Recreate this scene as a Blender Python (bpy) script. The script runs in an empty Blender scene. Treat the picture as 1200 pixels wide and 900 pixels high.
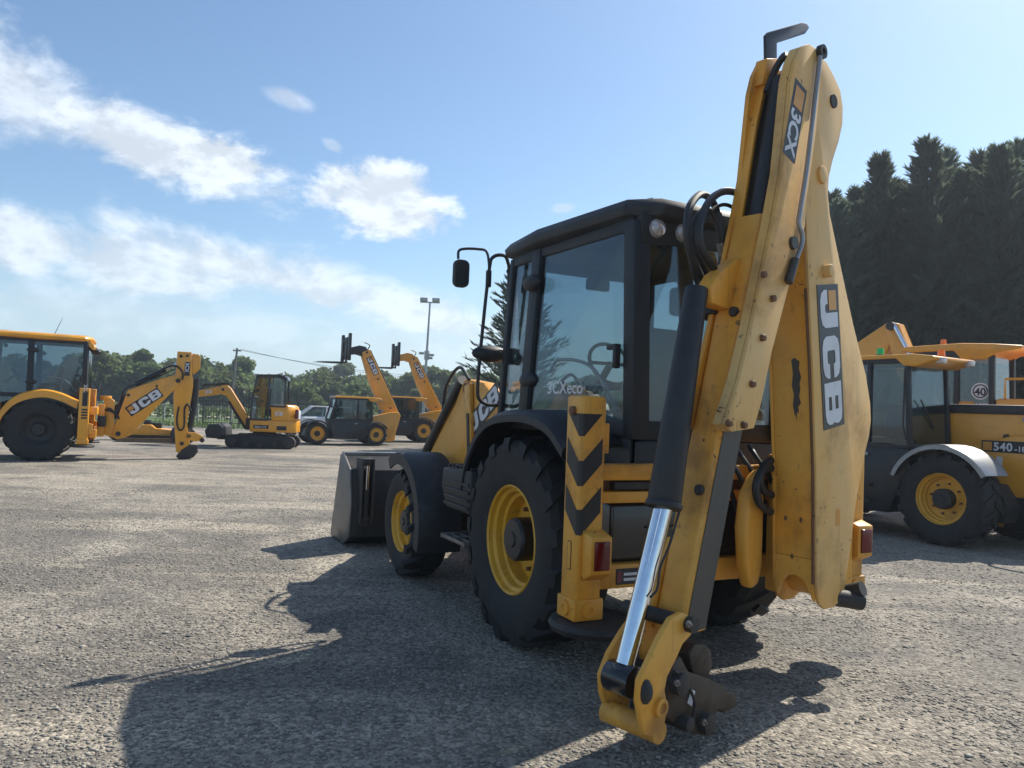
import bpy, bmesh, math, random
import numpy as np
from mathutils import Vector, Matrix, noise as mnoise
random.seed(7); rng = np.random.default_rng(11)
R = math.radians
sc = bpy.context.scene
col = sc.collection

# ------------------------------------------------------------------ camera
FPX, CAMH, PITCH, ROLL = 896.4, 1.591, 0.0347, 0.0395        # focal length in photo pixels (1200 wide), eye height, angles
_rt0 = np.array([1., 0, 0]); _up0 = np.array([0, -math.sin(PITCH), math.cos(PITCH)]); FW = np.array([0, math.cos(PITCH), math.sin(PITCH)])
RT = math.cos(ROLL) * _rt0 + math.sin(ROLL) * _up0
UP = -math.sin(ROLL) * _rt0 + math.cos(ROLL) * _up0
cam_d = bpy.data.cameras.new('camera'); cam = bpy.data.objects.new('camera', cam_d); col.objects.link(cam)
cam_d.sensor_fit = 'HORIZONTAL'; cam_d.sensor_width = 36; cam_d.lens = 36 * FPX / 1200
cam_d.clip_start = 0.05; cam_d.clip_end = 4000
m = Matrix.Identity(4)
for i in range(3):
    m[i][0] = RT[i]; m[i][1] = UP[i]; m[i][2] = -FW[i]
m[2][3] = CAMH
cam.matrix_world = m
sc.camera = cam

# ------------------------------------------------------------------ world, sun, exposure
SUN_EL, SUN_AZ = R(47), R(45.5)          # azimuth measured from +Y towards +X
EXPOSURE = 0.50
sc.view_settings.view_transform = 'Standard'; sc.view_settings.look = 'None'
sc.view_settings.exposure = EXPOSURE; sc.view_settings.gamma = 1
sc.view_settings.use_curve_mapping = False
sun_d = bpy.data.lights.new('sun', 'SUN'); sun_d.energy = 4.8; sun_d.angle = R(0.53); sun_d.color = (1, .94, .83)
sun = bpy.data.objects.new('sun', sun_d); col.objects.link(sun); sun.location = (20, 24, 40)
sdir = Vector((math.sin(SUN_AZ) * math.cos(SUN_EL), math.cos(SUN_AZ) * math.cos(SUN_EL), math.sin(SUN_EL)))
sun.rotation_euler = sdir.to_track_quat('Z', 'Y').to_euler()

class NT:
    """small helper for node trees"""
    def __init__(s, tree): s.t = tree; tree.nodes.clear()
    def n(s, kind, **kw):
        nd = s.t.nodes.new(kind)
        for k, v in kw.items():
            if k.startswith('i_'):
                key = k[2:]; key = int(key) if key.isdigit() else key
                nd.inputs[key].default_value = v
            else: setattr(nd, k, v)
        return nd
    def l(s, a, b): s.t.links.new(a, b)
    def math(s, op, a, b=None, c=None, clamp=False):
        nd = s.t.nodes.new('ShaderNodeMath'); nd.operation = op; nd.use_clamp = clamp
        for i, v in enumerate((a, b, c)):
            if v is None: continue
            if isinstance(v, (int, float)): nd.inputs[i].default_value = v
            else: s.t.links.new(v, nd.inputs[i])
        return nd.outputs[0]
    def mix(s, fac, a, b, blend='MIX'):
        nd = s.t.nodes.new('ShaderNodeMix'); nd.data_type = 'RGBA'; nd.blend_type = blend
        for i, v in ((0, fac), (6, a), (7, b)):
            if isinstance(v, (int, float)): nd.inputs[i].default_value = v
            elif isinstance(v, tuple): nd.inputs[i].default_value = (*v[:3], 1)
            else: s.t.links.new(v, nd.inputs[i])
        return nd.outputs[2]
    def ramp(s, fac, stops):
        nd = s.t.nodes.new('ShaderNodeMapRange'); nd.interpolation_type = 'SMOOTHSTEP'
        s.t.links.new(fac, nd.inputs[0])
        for i, v in enumerate(stops): nd.inputs[i + 1].default_value = v
        return nd.outputs[0]
    def noise(s, vec, scale, detail=4, rough=.55, dist=0.):
        nd = s.t.nodes.new('ShaderNodeTexNoise'); nd.inputs['Scale'].default_value = scale
        nd.inputs['Detail'].default_value = detail; nd.inputs['Roughness'].default_value = rough
        nd.inputs['Distortion'].default_value = dist
        if vec is not None: s.t.links.new(vec, nd.inputs['Vector'])
        return nd

world = bpy.data.worlds.new('World'); sc.world = world; world.use_nodes = True
w = NT(world.node_tree)
sky = w.n('ShaderNodeTexSky', sky_type='NISHITA', sun_disc=False, sun_elevation=SUN_EL, sun_rotation=SUN_AZ,
          altitude=60, air_density=1.0, dust_density=0.8, ozone_density=1.2)
tc = w.n('ShaderNodeTexCoord')
sep = w.n('ShaderNodeSeparateXYZ'); w.l(tc.outputs['Generated'], sep.inputs[0])
az = w.math('ARCTAN2', sep.outputs[0], sep.outputs[1]); el = w.math('ARCSINE', sep.outputs[2])
comb = w.n('ShaderNodeCombineXYZ'); w.l(az, comb.inputs[0]); w.l(el, comb.inputs[1])
P2 = comb.outputs[0]
stp = w.n('ShaderNodeMapping'); stp.inputs['Scale'].default_value = (1, 1.7, 1); w.l(P2, stp.inputs[0])
nz = w.noise(stp.outputs[0], 8, 12, .62, .25); nz2 = w.noise(P2, 2.6, 6, .5)
warp = w.noise(P2, 5, 5, .55)
def pix_dir(px, py):
    d = FW + (px - 600) / FPX * RT - (py - 450) / FPX * UP
    return d / np.linalg.norm(d)
def azel(px, py):
    d = pix_dir(px, py); return math.atan2(d[0], d[1]), math.asin(d[2])
def blob(px, py, rx, ry, ang, soft=.75, strength=1.0):
    a0, e0 = azel(px, py)
    mp = w.n('ShaderNodeMapping', vector_type='TEXTURE')
    mp.inputs['Location'].default_value = (a0, e0, 0); mp.inputs['Rotation'].default_value = (0, 0, R(ang))
    mp.inputs['Scale'].default_value = (rx / FPX, ry / FPX, 1)
    w.l(P2, mp.inputs[0])
    ln = w.n('ShaderNodeVectorMath', operation='LENGTH'); w.l(mp.outputs[0], ln.inputs[0])
    # noisy edge
    d = w.math('ADD', ln.outputs['Value'], w.math('MULTIPLY', w.math('SUBTRACT', nz.outputs[0], .5), 3.0))
    d = w.math('ADD', d, w.math('MULTIPLY', w.math('SUBTRACT', warp.outputs[0], .5), 1.2))
    return w.math('MULTIPLY', w.ramp(d, (1.18, 1.18 - soft * .8, 0., 1.)), strength)
blobs = [(20, 105, 120, 56, -14, 1.1, .8), (165, 165, 150, 38, -10, .9, .95), (255, 188, 50, 24, -8, .6, 1), (450, 240, 78, 40, -6, .6, 1),
         (336, 114, 30, 11, -14, 1.1, .5), (388, 170, 12, 6, -20, .9, .4), (25, 280, 95, 34, -5, 1.0, .85), (160, 314, 150, 32, -8, 1.1, .8), (310, 324, 170, 34, -10, 1.1, .85),
         (440, 350, 160, 32, -14, 1.1, .8), (200, 372, 330, 36, 0, 1.3, .36), (480, 405, 180, 34, 0, 1.3, .36), (660, 244, 16, 6, 5, .9, .45)]
mask = None
for b in blobs:
    v = blob(*b); mask = v if mask is None else w.math('MAXIMUM', mask, v)
# scattered cumulus in the rest of the sky, away from the part the camera sees
gen = w.math('MULTIPLY', w.ramp(nz2.outputs[0], (.54, .68, 0., .9)), w.ramp(w.math('ABSOLUTE', w.math('SUBTRACT', az, .05)), (.75, .95, 0., 1.)))
gen = w.math('MULTIPLY', gen, w.ramp(el, (.02, .15, 0., 1.)))
mask = w.math('MAXIMUM', mask, gen)
up_ = w.n('ShaderNodeVectorMath', operation='ADD'); w.l(stp.outputs[0], up_.inputs[0]); up_.inputs[1].default_value = (.012, .035, 0)
nzu = w.noise(up_.outputs[0], 8, 12, .62)      # lit from above: brighter where the cloud thins towards the sun
shade = w.ramp(w.math('SUBTRACT', nz.outputs[0], nzu.outputs[0]), (-.09, .09, 1.10, .80))
ccol = w.n('ShaderNodeVectorMath', operation='SCALE'); ccol.inputs[0].default_value = (6.9, 7.4, 8.0); w.l(shade, ccol.inputs['Scale'])
# pale band of air low over the horizon
low = w.ramp(el, (-.02, .22, .62, 0.))
skyg = w.mix(1.0, sky.outputs[0], (.90, 1.04, 1.11), 'MULTIPLY')
skyc = w.mix(low, skyg, (4.6, 5.8, 6.9))
final = w.mix(w.math('MULTIPLY', mask, .86), skyc, ccol.outputs[0])
bg = w.n('ShaderNodeBackground', i_Strength=0.10); w.l(final, bg.inputs[0])
wo = w.n('ShaderNodeOutputWorld'); w.l(bg.outputs[0], wo.inputs[0])

# ------------------------------------------------------------------ materials
MATS = {}
def new_mat(name):
    mt = bpy.data.materials.new(name); mt.use_nodes = True; MATS[name] = mt
    return mt, NT(mt.node_tree)
def finish(k, bsdf):
    o = k.n('ShaderNodeOutputMaterial'); k.l(bsdf, o.inputs[0])
def paint(name, base, dirt=(.16, .12, .08), amount=.5, rough=.42, scale=2.2, specks=.0, metallic=0., coat=0., bump=.0, speckcol=(.05, .028, .018), fade=None):
    mt, k = new_mat(name)
    t = k.n('ShaderNodeTexCoord'); v = t.outputs['Object']
    n1 = k.noise(v, scale, 8, .62, .4); n2 = k.noise(v, scale * 11, 5, .6); n3 = k.noise(v, 31, 3, .6)
    c = k.mix(k.math('MULTIPLY', k.ramp(n2.outputs[0], (.35, .75, 0., .35)), .6), base, tuple(min(1, x * 1.25 + .01) for x in base))
    if fade: c = k.mix(k.ramp(k.noise(v, scale * .7, 3).outputs[0], (.38, .62, 0., .85)), c, fade)
    dm = k.math('MULTIPLY', k.ramp(n1.outputs[0], (.47, .74, 0., 1.)), amount)
    c = k.mix(dm, c, dirt)
    # streaks running down
    mp = k.n('ShaderNodeMapping'); k.l(v, mp.inputs[0]); mp.inputs['Scale'].default_value = (14, 14, 1.2)
    st = k.noise(mp.outputs[0], 1.6, 5, .6)
    c = k.mix(k.math('MULTIPLY', k.ramp(st.outputs[0], (.56, .76, 0., 1.)), amount * .45), c, dirt)
    if specks > 0:
        # chips and bare patches gather where the paint is dirtiest; long thin scratches
        ch = k.math('MULTIPLY', k.ramp(n3.outputs[0], (.66 - .06 * specks, .70 - .06 * specks, 0., 1.)), k.ramp(k.noise(v, 3.1, 5, .65).outputs[0], (.54, .66, 0., .9)))
        c = k.mix(ch, c, speckcol)
        m3 = k.n('ShaderNodeMapping'); k.l(v, m3.inputs[0]); m3.inputs['Scale'].default_value = (70, 70, 4); m3.inputs['Rotation'].default_value = (.12, .2, 0)
        scr = k.math('MULTIPLY', k.ramp(k.noise(m3.outputs[0], 1., 2, .5).outputs[0], (.70, .74, 0., .75)), k.ramp(k.noise(v, 2.3, 3).outputs[0], (.48, .62, 0., 1.)))
        c = k.mix(scr, c, (.22, .14, .08))
    b = k.n('ShaderNodeBsdfPrincipled'); k.l(c, b.inputs['Base Color'])
    rr = k.math('ADD', k.math('MULTIPLY', n2.outputs[0], .25), k.math('ADD', k.math('MULTIPLY', dm, .3), rough - .12), clamp=True)
    k.l(rr, b.inputs['Roughness']); b.inputs['Metallic'].default_value = metallic
    b.inputs['Coat Weight'].default_value = coat; b.inputs['Coat Roughness'].default_value = .12
    if bump:
        bp = k.n('ShaderNodeBump', i_Strength=bump, i_Distance=.01); k.l(n2.outputs[0], bp.inputs['Height']); k.l(bp.outputs[0], b.inputs['Normal'])
    finish(k, b.outputs[0]); return mt
paint('yellow_worn', (.73, .315, .028), (.20, .09, .03), .82, .46, 2.0, .6, fade=(.72, .37, .06))
paint('yellow_faded_glare', (.72, .39, .09), (.25, .13, .05), .75, .5, 1.6, .7, fade=(.70, .45, .17))  # faded boom yellow, made paler so sun glare sits in the colour
paint('yellow_clean', (.76, .335, .022), (.30, .15, .045), .42, .32, 1.4, 0, coat=.3)
paint('yellow_rim', (.72, .37, .025), (.22, .12, .04), .45, .45, 5, .3)
paint('black_paint', (.010, .011, .014), (.07, .063, .055), .22, .42, 3)
paint('black_plastic', (.013, .014, .017), (.10, .095, .09), .32, .55, 4, bump=.12)
paint('black_gloss', (.008, .009, .012), (.05, .05, .05), .2, .22, 3, coat=.4)
paint('rubber', (.011, .0115, .013), (.075, .068, .058), .38, .72, 6, bump=.25)
paint('hose', (.014, .014, .016), (.06, .055, .05), .3, .5, 12)
paint('grease_steel', (.06, .055, .05), (.15, .11, .07), .6, .5, 5, .3, metallic=.3)
paint('dark_iron', (.022, .021, .021), (.09, .07, .05), .5, .6, 6, .4, bump=.2)
paint('worn_steel', (.20, .19, .18), (.11, .075, .05), .8, .42, 3, .5, metallic=.65)
paint('hitch_steel', (.065, .05, .038), (.05, .028, .015), .7, .55, 7, .6, metallic=.4, bump=.25)
paint('rusty', (.16, .075, .035), (.07, .04, .03), .7, .7, 7, .3, bump=.2)
paint('white_paint', (.74, .75, .76), (.3, .28, .25), .25, .35, 2, coat=.2)
paint('decal_white', (.62, .63, .66), (.3, .28, .25), .3, .45, 5)
paint('decal_black', (.014, .014, .017), (.09, .07, .05), .25, .45, 5)
paint('decal_orange', (.62, .27, .03), (.2, .1, .04), .3, .45, 5)
paint('decal_maroon', (.17, .02, .035), (.1, .06, .05), .4, .45, 5)
paint('cab_trim', (.013, .015, .019), (.08, .08, .085), .22, .55, 4)
paint('seat_cloth', (.035, .036, .04), (.08, .075, .07), .3, .85, 9)
paint('grey_metal', (.30, .31, .32), (.16, .15, .14), .4, .42, 3, metallic=.6)
paint('pole_wood', (.16, .14, .12), (.08, .07, .06), .5, .85, 4)
paint('pale_post', (.24, .24, .225), (.2, .2, .18), .5, .8, 4)
paint('pallet_wood', (.22, .16, .10), (.09, .07, .05), .5, .85, 5)
paint('dark_car', (.016, .02, .026), (.05, .05, .05), .2, .22, 3, coat=.5)
def simple(name, colr, rough=.3, metallic=0., emis=None, trans=0.):
    mt, k = new_mat(name)
    t = k.n('ShaderNodeTexCoord'); n1 = k.noise(t.outputs['Object'], 18, 4)
    c = k.mix(k.ramp(n1.outputs[0], (.3, .75, 0., .3)), colr, tuple(x * .6 for x in colr))
    b = k.n('ShaderNodeBsdfPrincipled'); k.l(c, b.inputs['Base Color'])
    b.inputs['Roughness'].default_value = rough; b.inputs['Metallic'].default_value = metallic
    b.inputs['Transmission Weight'].default_value = trans
    finish(k, b.outputs[0]); return mt
simple('chrome', (.80, .82, .85), .07, 1.)
simple('lens_red', (.13, .004, .008), .12)
simple('lens_orange', (.95, .22, .01), .15)
simple('lens_green', (.01, .55, .12), .15)
simple('lens_clear', (.55, .50, .48), .08, .35)
simple('mirror_glass', (.08, .09, .10), .04, .6)
def glass(name, tint, base_refl=.06):
    mt, k = new_mat(name)
    t = k.n('ShaderNodeTexCoord'); n1 = k.noise(t.outputs['Object'], 3.2, 6, .65)
    ge = k.n('ShaderNodeNewGeometry'); dt = k.n('ShaderNodeVectorMath', operation='DOT_PRODUCT'); k.l(ge.outputs['Normal'], dt.inputs[0]); k.l(ge.outputs['Incoming'], dt.inputs[1])
    lw = k.math('POWER', k.math('SUBTRACT', 1., k.math('ABSOLUTE', dt.outputs['Value'])), 5.)
    f = k.math('ADD', k.math('MULTIPLY', lw, .9), base_refl, clamp=True)
    tr = k.n('ShaderNodeBsdfTransparent'); tr.inputs[0].default_value = (*tint, 1)
    gl = k.n('ShaderNodeBsdfGlossy', i_Roughness=.02); gl.inputs[0].default_value = (.9, .95, 1, 1)
    df = k.n('ShaderNodeBsdfDiffuse'); df.inputs[0].default_value = (.32, .31, .29, 1)
    m1 = k.n('ShaderNodeMixShader'); k.l(f, m1.inputs[0]); k.l(tr.outputs[0], m1.inputs[1]); k.l(gl.outputs[0], m1.inputs[2])
    m2 = k.n('ShaderNodeMixShader'); k.l(k.ramp(n1.outputs[0], (.45, .85, .01, .07)), m2.inputs[0]); k.l(m1.outputs[0], m2.inputs[1]); k.l(df.outputs[0], m2.inputs[2])
    finish(k, m2.outputs[0]); return mt
glass('glass', (.63, .70, .72), .07); glass('glass_dark', (.38, .46, .48))
glass('glass_far', (.55, .64, .64))

def foliage(name, a, b, trans=.25):
    mt, k = new_mat(name)
    g = k.n('ShaderNodeNewGeometry'); t = k.n('ShaderNodeTexCoord'); oi = k.n('ShaderNodeObjectInfo')
    n1 = k.noise(t.outputs['Object'], .8, 3)
    f = k.math('ADD', k.math('MULTIPLY', g.outputs['Random Per Island'], .55), k.math('MULTIPLY', n1.outputs[0], .5), clamp=True)
    c = k.mix(f, a, b)
    hs = k.n('ShaderNodeHueSaturation'); k.l(c, hs.inputs['Color'])
    k.l(k.math('ADD', .485, k.math('MULTIPLY', oi.outputs['Random'], .03)), hs.inputs['Hue'])
    k.l(k.math('ADD', .75, k.math('MULTIPLY', oi.outputs['Random'], .5)), hs.inputs['Value'])
    d = k.n('ShaderNodeBsdfPrincipled', i_Roughness=.6); k.l(hs.outputs[0], d.inputs['Base Color'])
    tl = k.n('ShaderNodeBsdfTranslucent'); k.l(hs.outputs[0], tl.inputs[0])
    ms = k.n('ShaderNodeMixShader', i_0=trans); k.l(d.outputs[0], ms.inputs[1]); k.l(tl.outputs[0], ms.inputs[2])
    finish(k, ms.outputs[0]); return mt
foliage('leaf_broad', (.095, .135, .040), (.15, .195, .068), .6)
foliage('leaf_conifer', (.070, .100, .072), (.12, .15, .105), .7)
foliage('grass_blade', (.06, .11, .02), (.13, .18, .05), .3)
paint('bark', (.07, .055, .042), (.03, .025, .02), .6, .9, 5, bump=.4)

def ground_mat():
    mt, k = new_mat('gravel_yard')
    g = k.n('ShaderNodeNewGeometry'); v = g.outputs['Position']
    big = k.noise(v, .22, 5, .6, .6); med = k.noise(v, 1.4, 6, .62); fine = k.noise(v, 60, 4, .7)
    mp = k.n('ShaderNodeMapping'); k.l(v, mp.inputs[0]); mp.inputs['Rotation'].default_value = (0, 0, R(25)); mp.inputs['Scale'].default_value = (.12, .9, 1)
    trk = k.noise(mp.outputs[0], 1.1, 5, .6, .5)
    vo = k.n('ShaderNodeTexVoronoi', i_Scale=44.); k.l(v, vo.inputs['Vector']); vo.inputs['Randomness'].default_value = 1
    vo2 = k.n('ShaderNodeTexVoronoi', i_Scale=19.); k.l(v, vo2.inputs['Vector'])
    sepc = k.n('ShaderNodeSeparateColor'); k.l(vo.outputs['Color'], sepc.inputs[0])
    c = k.mix(k.ramp(big.outputs[0], (.43, .57, 0., 1.)), (.150, .134, .112), (.262, .230, .186))
    c = k.mix(k.ramp(trk.outputs[0], (.50, .66, 0., .8)), c, (.36, .31, .24))
    c = k.mix(k.ramp(med.outputs[0], (.50, .68, 0., .7)), c, (.115, .104, .092))
    st_ = k.noise(v, .55, 4, .6, 1.2)
    c = k.mix(k.ramp(st_.outputs[0], (.60, .72, 0., .6)), c, (.075, .070, .066))
    c = k.mix(k.ramp(k.noise(v, .40, 6, .65, .8).outputs[0], (.56, .70, 0., .7)), c, (.37, .33, .265))
    sv = k.math('ADD', k.math('MULTIPLY', sepc.outputs[0], 1.0), .5)
    sc_ = k.n('ShaderNodeVectorMath', operation='SCALE'); k.l(c, sc_.inputs[0]); k.l(sv, sc_.inputs['Scale'])
    fs = k.math('ADD', k.math('MULTIPLY', fine.outputs[0], .7), .65)
    sc2 = k.n('ShaderNodeVectorMath', operation='SCALE'); k.l(sc_.outputs[0], sc2.inputs[0]); k.l(fs, sc2.inputs['Scale'])
    b = k.n('ShaderNodeBsdfPrincipled', i_Roughness=.88); k.l(sc2.outputs[0], b.inputs['Base Color'])
    h = k.math('ADD', k.math('MULTIPLY', vo.outputs['Distance'], -.8), k.math('MULTIPLY', fine.outputs[0], .35))
    h = k.math('ADD', h, k.math('MULTIPLY', vo2.outputs['Distance'], -.7)); h = k.math('ADD', h, k.math('MULTIPLY', med.outputs[0], 1.2))
    bp = k.n('ShaderNodeBump', i_Strength=.9, i_Distance=.017); k.l(h, bp.inputs['Height']); k.l(bp.outputs[0], b.inputs['Normal'])
    finish(k, b.outputs[0])
ground_mat()
def stone_mat():
    mt, k = new_mat('stone')
    g = k.n('ShaderNodeNewGeometry'); v = g.outputs['Position']; n = k.noise(v, 90, 3)
    c = k.mix(g.outputs['Random Per Island'], (.15, .14, .125), (.46, .42, .35))
    c = k.mix(k.math('MULTIPLY', n.outputs[0], .5), c, (.12, .11, .10))
    b = k.n('ShaderNodeBsdfPrincipled', i_Roughness=.85); k.l(c, b.inputs['Base Color']); finish(k, b.outputs[0])
stone_mat()
def field_mat():
    mt, k = new_mat('field_grass')
    g = k.n('ShaderNodeNewGeometry'); v = g.outputs['Position']
    a = k.noise(v, .08, 5, .6); f = k.noise(v, 2.5, 5, .7)
    c = k.mix(k.ramp(a.outputs[0], (.35, .65, 0., 1.)), (.075, .13, .028), (.14, .18, .055))
    c = k.mix(k.math('MULTIPLY', f.outputs[0], .5), c, (.05, .085, .02))
    b = k.n('ShaderNodeBsdfPrincipled', i_Roughness=.8); k.l(c, b.inputs['Base Color'])
    bp = k.n('ShaderNodeBump', i_Strength=.8, i_Distance=.1); k.l(f.outputs[0], bp.inputs['Height']); k.l(bp.outputs[0], b.inputs['Normal'])
    finish(k, b.outputs[0])
field_mat()
paint('track_pale', (.40, .36, .28), (.25, .22, .16), .5, .9, .3)
# ------------------------------------------------------------------ mesh helpers
def ident(a, b, c): return (a, b, c)
class MB:
    """collects shapes; build() links them as ONE mesh object"""
    def __init__(s): s.v = []; s.f = []
    def add(s, vs, fs):
        o = len(s.v); s.v += [tuple(p) for p in vs]; s.f += [tuple(i + o for i in f) for f in fs]; return s
    def hexa(s, c8):   # bottom four then top four, both counter-clockwise
        return s.add(c8, [(3, 2, 1, 0), (4, 5, 6, 7), (0, 1, 5, 4), (1, 2, 6, 5), (2, 3, 7, 6), (3, 0, 4, 7)])
    def box(s, x0, x1, y0, y1, z0, z1, f=ident):
        return s.hexa([f(*p) for p in ((x0, y0, z0), (x1, y0, z0), (x1, y1, z0), (x0, y1, z0), (x0, y0, z1), (x1, y0, z1), (x1, y1, z1), (x0, y1, z1))])
    def prism(s, pts, w0, w1, f):   # polygon in (a,b) extruded along w; f(a,b,w)
        n = len(pts)
        vs = [f(a, b, w0) for a, b in pts] + [f(a, b, w1) for a, b in pts]
        return s.add(vs, [tuple(range(n - 1, -1, -1)), tuple(range(n, 2 * n))] + [(i, (i + 1) % n, n + (i + 1) % n, n + i) for i in range(n)])
    def loft(s, rings, caps=True, closed=True):
        n = len(rings[0]); vs = [p for r in rings for p in r]; fs = []
        for k in range(len(rings) - 1):
            for i in range(n if closed else n - 1):
                j = (i + 1) % n
                fs.append((k * n + i, k * n + j, (k + 1) * n + j, (k + 1) * n + i))
        if caps: fs += [tuple(range(n - 1, -1, -1)), tuple(range((len(rings) - 1) * n, len(rings) * n))]
        return s.add(vs, fs)
    def tube(s, pts, r, seg=10, caps=True, flat=1.0):
        pts = [Vector(p) for p in pts]; n = len(pts)
        rs = r if isinstance(r, (list, tuple)) else [r] * n
        rings = []; u = None
        for i, p in enumerate(pts):
            t = (pts[min(i + 1, n - 1)] - pts[max(i - 1, 0)]).normalized()
            if u is None:
                u = t.orthogonal().normalized()
            else:
                u = (u - t * u.dot(t)).normalized()
            vv = t.cross(u)
            rings.append([tuple(p + (u * math.cos(2 * math.pi * k / seg) + vv * math.sin(2 * math.pi * k / seg) * flat) * rs[i]) for k in range(seg)])
        return s.loft(rings, caps)
    def cyl(s, a, b, r, seg=16, r2=None): return s.tube([a, b], [r, r if r2 is None else r2], seg)
    def lathe(s, prof, c, axis, seg=32, a0=0., a1=2 * math.pi):
        """prof = [(radius, offset along axis)]"""
        ax = Vector(axis).normalized(); c = Vector(c); u = ax.orthogonal().normalized() if abs(ax.y) < .9 else Vector((1, 0, 0)); vv = ax.cross(u)
        full = abs(a1 - a0 - 2 * math.pi) < 1e-6; m_ = seg if full else seg + 1
        rings = [[tuple(c + ax * h + (u * math.cos(a0 + (a1 - a0) * k / seg) + vv * math.sin(a0 + (a1 - a0) * k / seg)) * max(r, 1e-4)) for k in range(m_)] for r, h in prof]
        return s.loft(rings, caps=False, closed=full)
    def ell(s, c, rx, ry, rz, seg=14, rings=8, f=None):
        rr = []
        for i in range(rings + 1):
            t = math.pi * i / rings
            sr = max(math.sin(t), 1e-3)
            rr.append([(c[0] + rx * sr * math.cos(2 * math.pi * k / seg), c[1] + ry * sr * math.sin(2 * math.pi * k / seg), c[2] - rz * math.cos(t)) for k in range(seg)])
        return s.loft(rr, caps=True)
    def mesh(s, name, bevel=0., smooth=40, segs=2):
        bm = bmesh.new(); vs = [bm.verts.new(p) for p in s.v]
        for f in s.f:
            try: bm.faces.new([vs[i] for i in f])
            except ValueError: pass
        bmesh.ops.recalc_face_normals(bm, faces=bm.faces)
        if bevel:
            ed = [e for e in bm.edges if len(e.link_faces) == 2 and e.calc_face_angle(0) > R(35)]
            bmesh.ops.bevel(bm, geom=ed, offset=bevel, offset_type='OFFSET', segments=segs, profile=.5, affect='EDGES', clamp_overlap=True)
        me = bpy.data.meshes.new(name); bm.to_mesh(me); bm.free()
        if smooth:
            me.shade_smooth(); me.set_sharp_from_angle(angle=R(smooth))
        return me
    def build(s, name, mat, parent=None, bevel=0., smooth=40, segs=2):
        return link(name, s.mesh(name, bevel, smooth, segs), mat, parent)
def link(name, me, mat, parent=None):
    if mat and not len(me.materials): me.materials.append(MATS[mat])
    o = bpy.data.objects.new(name, me); col.objects.link(o); o.parent = parent
    return o
def tag(o, label=None, cat=None, group=None, kind=None):
    if label: o['label'] = label
    if cat: o['category'] = cat
    if group: o['group'] = group
    if kind: o['kind'] = kind
    return o
def empty(name, loc, rz, label, cat, group=None):
    o = bpy.data.objects.new(name, None); col.objects.link(o); o.location = loc; o.rotation_euler = (0, 0, rz)
    o.empty_display_size = .2
    return tag(o, label, cat, group)
def copy_tree(o, parent=None):
    c = o.copy(); col.objects.link(c); c.parent = parent
    for ch in list(o.children): copy_tree(ch, c)
    return c
def arc(cx, cy, r, a0, a1, n): return [(cx + r * math.cos(R(a0 + (a1 - a0) * i / n)), cy + r * math.sin(R(a0 + (a1 - a0) * i / n))) for i in range(n + 1)]
def smooth_path(pts, n=6):
    """Catmull-Rom through the points"""
    P = [Vector(p) for p in pts]; P = [P[0] * 2 - P[1]] + P + [P[-1] * 2 - P[-2]]; out = []
    for i in range(1, len(P) - 2):
        for k in range(n):
            t = k / n; a, b, c, d = P[i - 1:i + 3]
            out.append(.5 * ((2 * b) + (c - a) * t + (2 * a - 5 * b + 4 * c - d) * t * t + (3 * b - a - 3 * c + d) * t ** 3))
    out.append(P[-2]); return out
def offset_rect(x0, x1, y0, y1, r, n=4):
    return arc(x1 - r, y1 - r, r, 0, 90, n) + arc(x0 + r, y1 - r, r, 90, 180, n) + arc(x0 + r, y0 + r, r, 180, 270, n) + arc(x1 - r, y0 + r, r, 270, 360, n)

# lettering -------------------------------------------------------------------
LET = {'J': [[(.55, 1), (.9, 1), (.9, .25), (.82, .08), (.65, 0), (.25, 0), (.08, .08), (0, .25), (0, .42), (.34, .42), (.34, .31), (.39, .26), (.50, .26), (.55, .31)]],
       'C': [[(0, .25), (.08, .08), (.25, 0), (.75, 0), (.92, .08), (1, .25), (1, .38), (.66, .38), (.66, .31), (.61, .26), (.39, .26), (.34, .31), (.34, .69), (.39, .74), (.61, .74), (.66, .69), (.66, .62), (1, .62), (1, .75), (.92, .92), (.75, 1), (.25, 1), (.08, .92), (0, .75)]],
       'B': [[(0, 0), (.34, 0), (.34, 1), (0, 1)], [(.34, .79), (.66, .79), (1, .79), (.92, .94), (.75, 1), (.34, 1)], [(.34, 0), (.75, 0), (.92, .06), (1, .21), (.66, .21), (.34, .21)],
             [(.34, .40), (.66, .40), (1, .40), (.95, .5), (1, .60), (.66, .60), (.34, .60)], [(.66, .60), (1, .60), (1, .79), (.66, .79)], [(.66, .21), (1, .21), (1, .40), (.66, .40)]]}
def frame_fn(O, U, V, N):
    O, U, V, N = (Vector(x) for x in (O, U, V, N))
    return lambda a, b, w_: tuple(O + U * a + V * b + N * w_)
def logo(parent, O, U, V, N, h, sx=1.0):
    """three block letters on a black panel with a small square; O = lower left corner of the panel, U reads along the word"""
    U, V, N = (Vector(x).normalized() for x in (U, V, N))
    f = frame_fn(O, U * (h * sx), V * h, N); W = 3.35
    p = MB().prism([(0, 0), (W, 0), (W, 1), (0, 1)], .0015, .004, f).build('decal', 'decal_black', parent)
    x = .12
    for i, (ch, wd) in enumerate((('J', .98), ('C', .98), ('B', .98))):
        mb = MB()
        for poly in LET[ch]: mb.prism([(x + a * wd, .10 + b * .8) for a, b in poly], .0045, .0065, f)
        mb.build('lettering', 'decal_white', p, smooth=0); x += wd + .10
    MB().prism([(.14, .50), (.60, .50), (.60, .86), (.14, .86)], .0045, .0065, f).build('badge', 'decal_orange', p, smooth=0)
    return p
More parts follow.
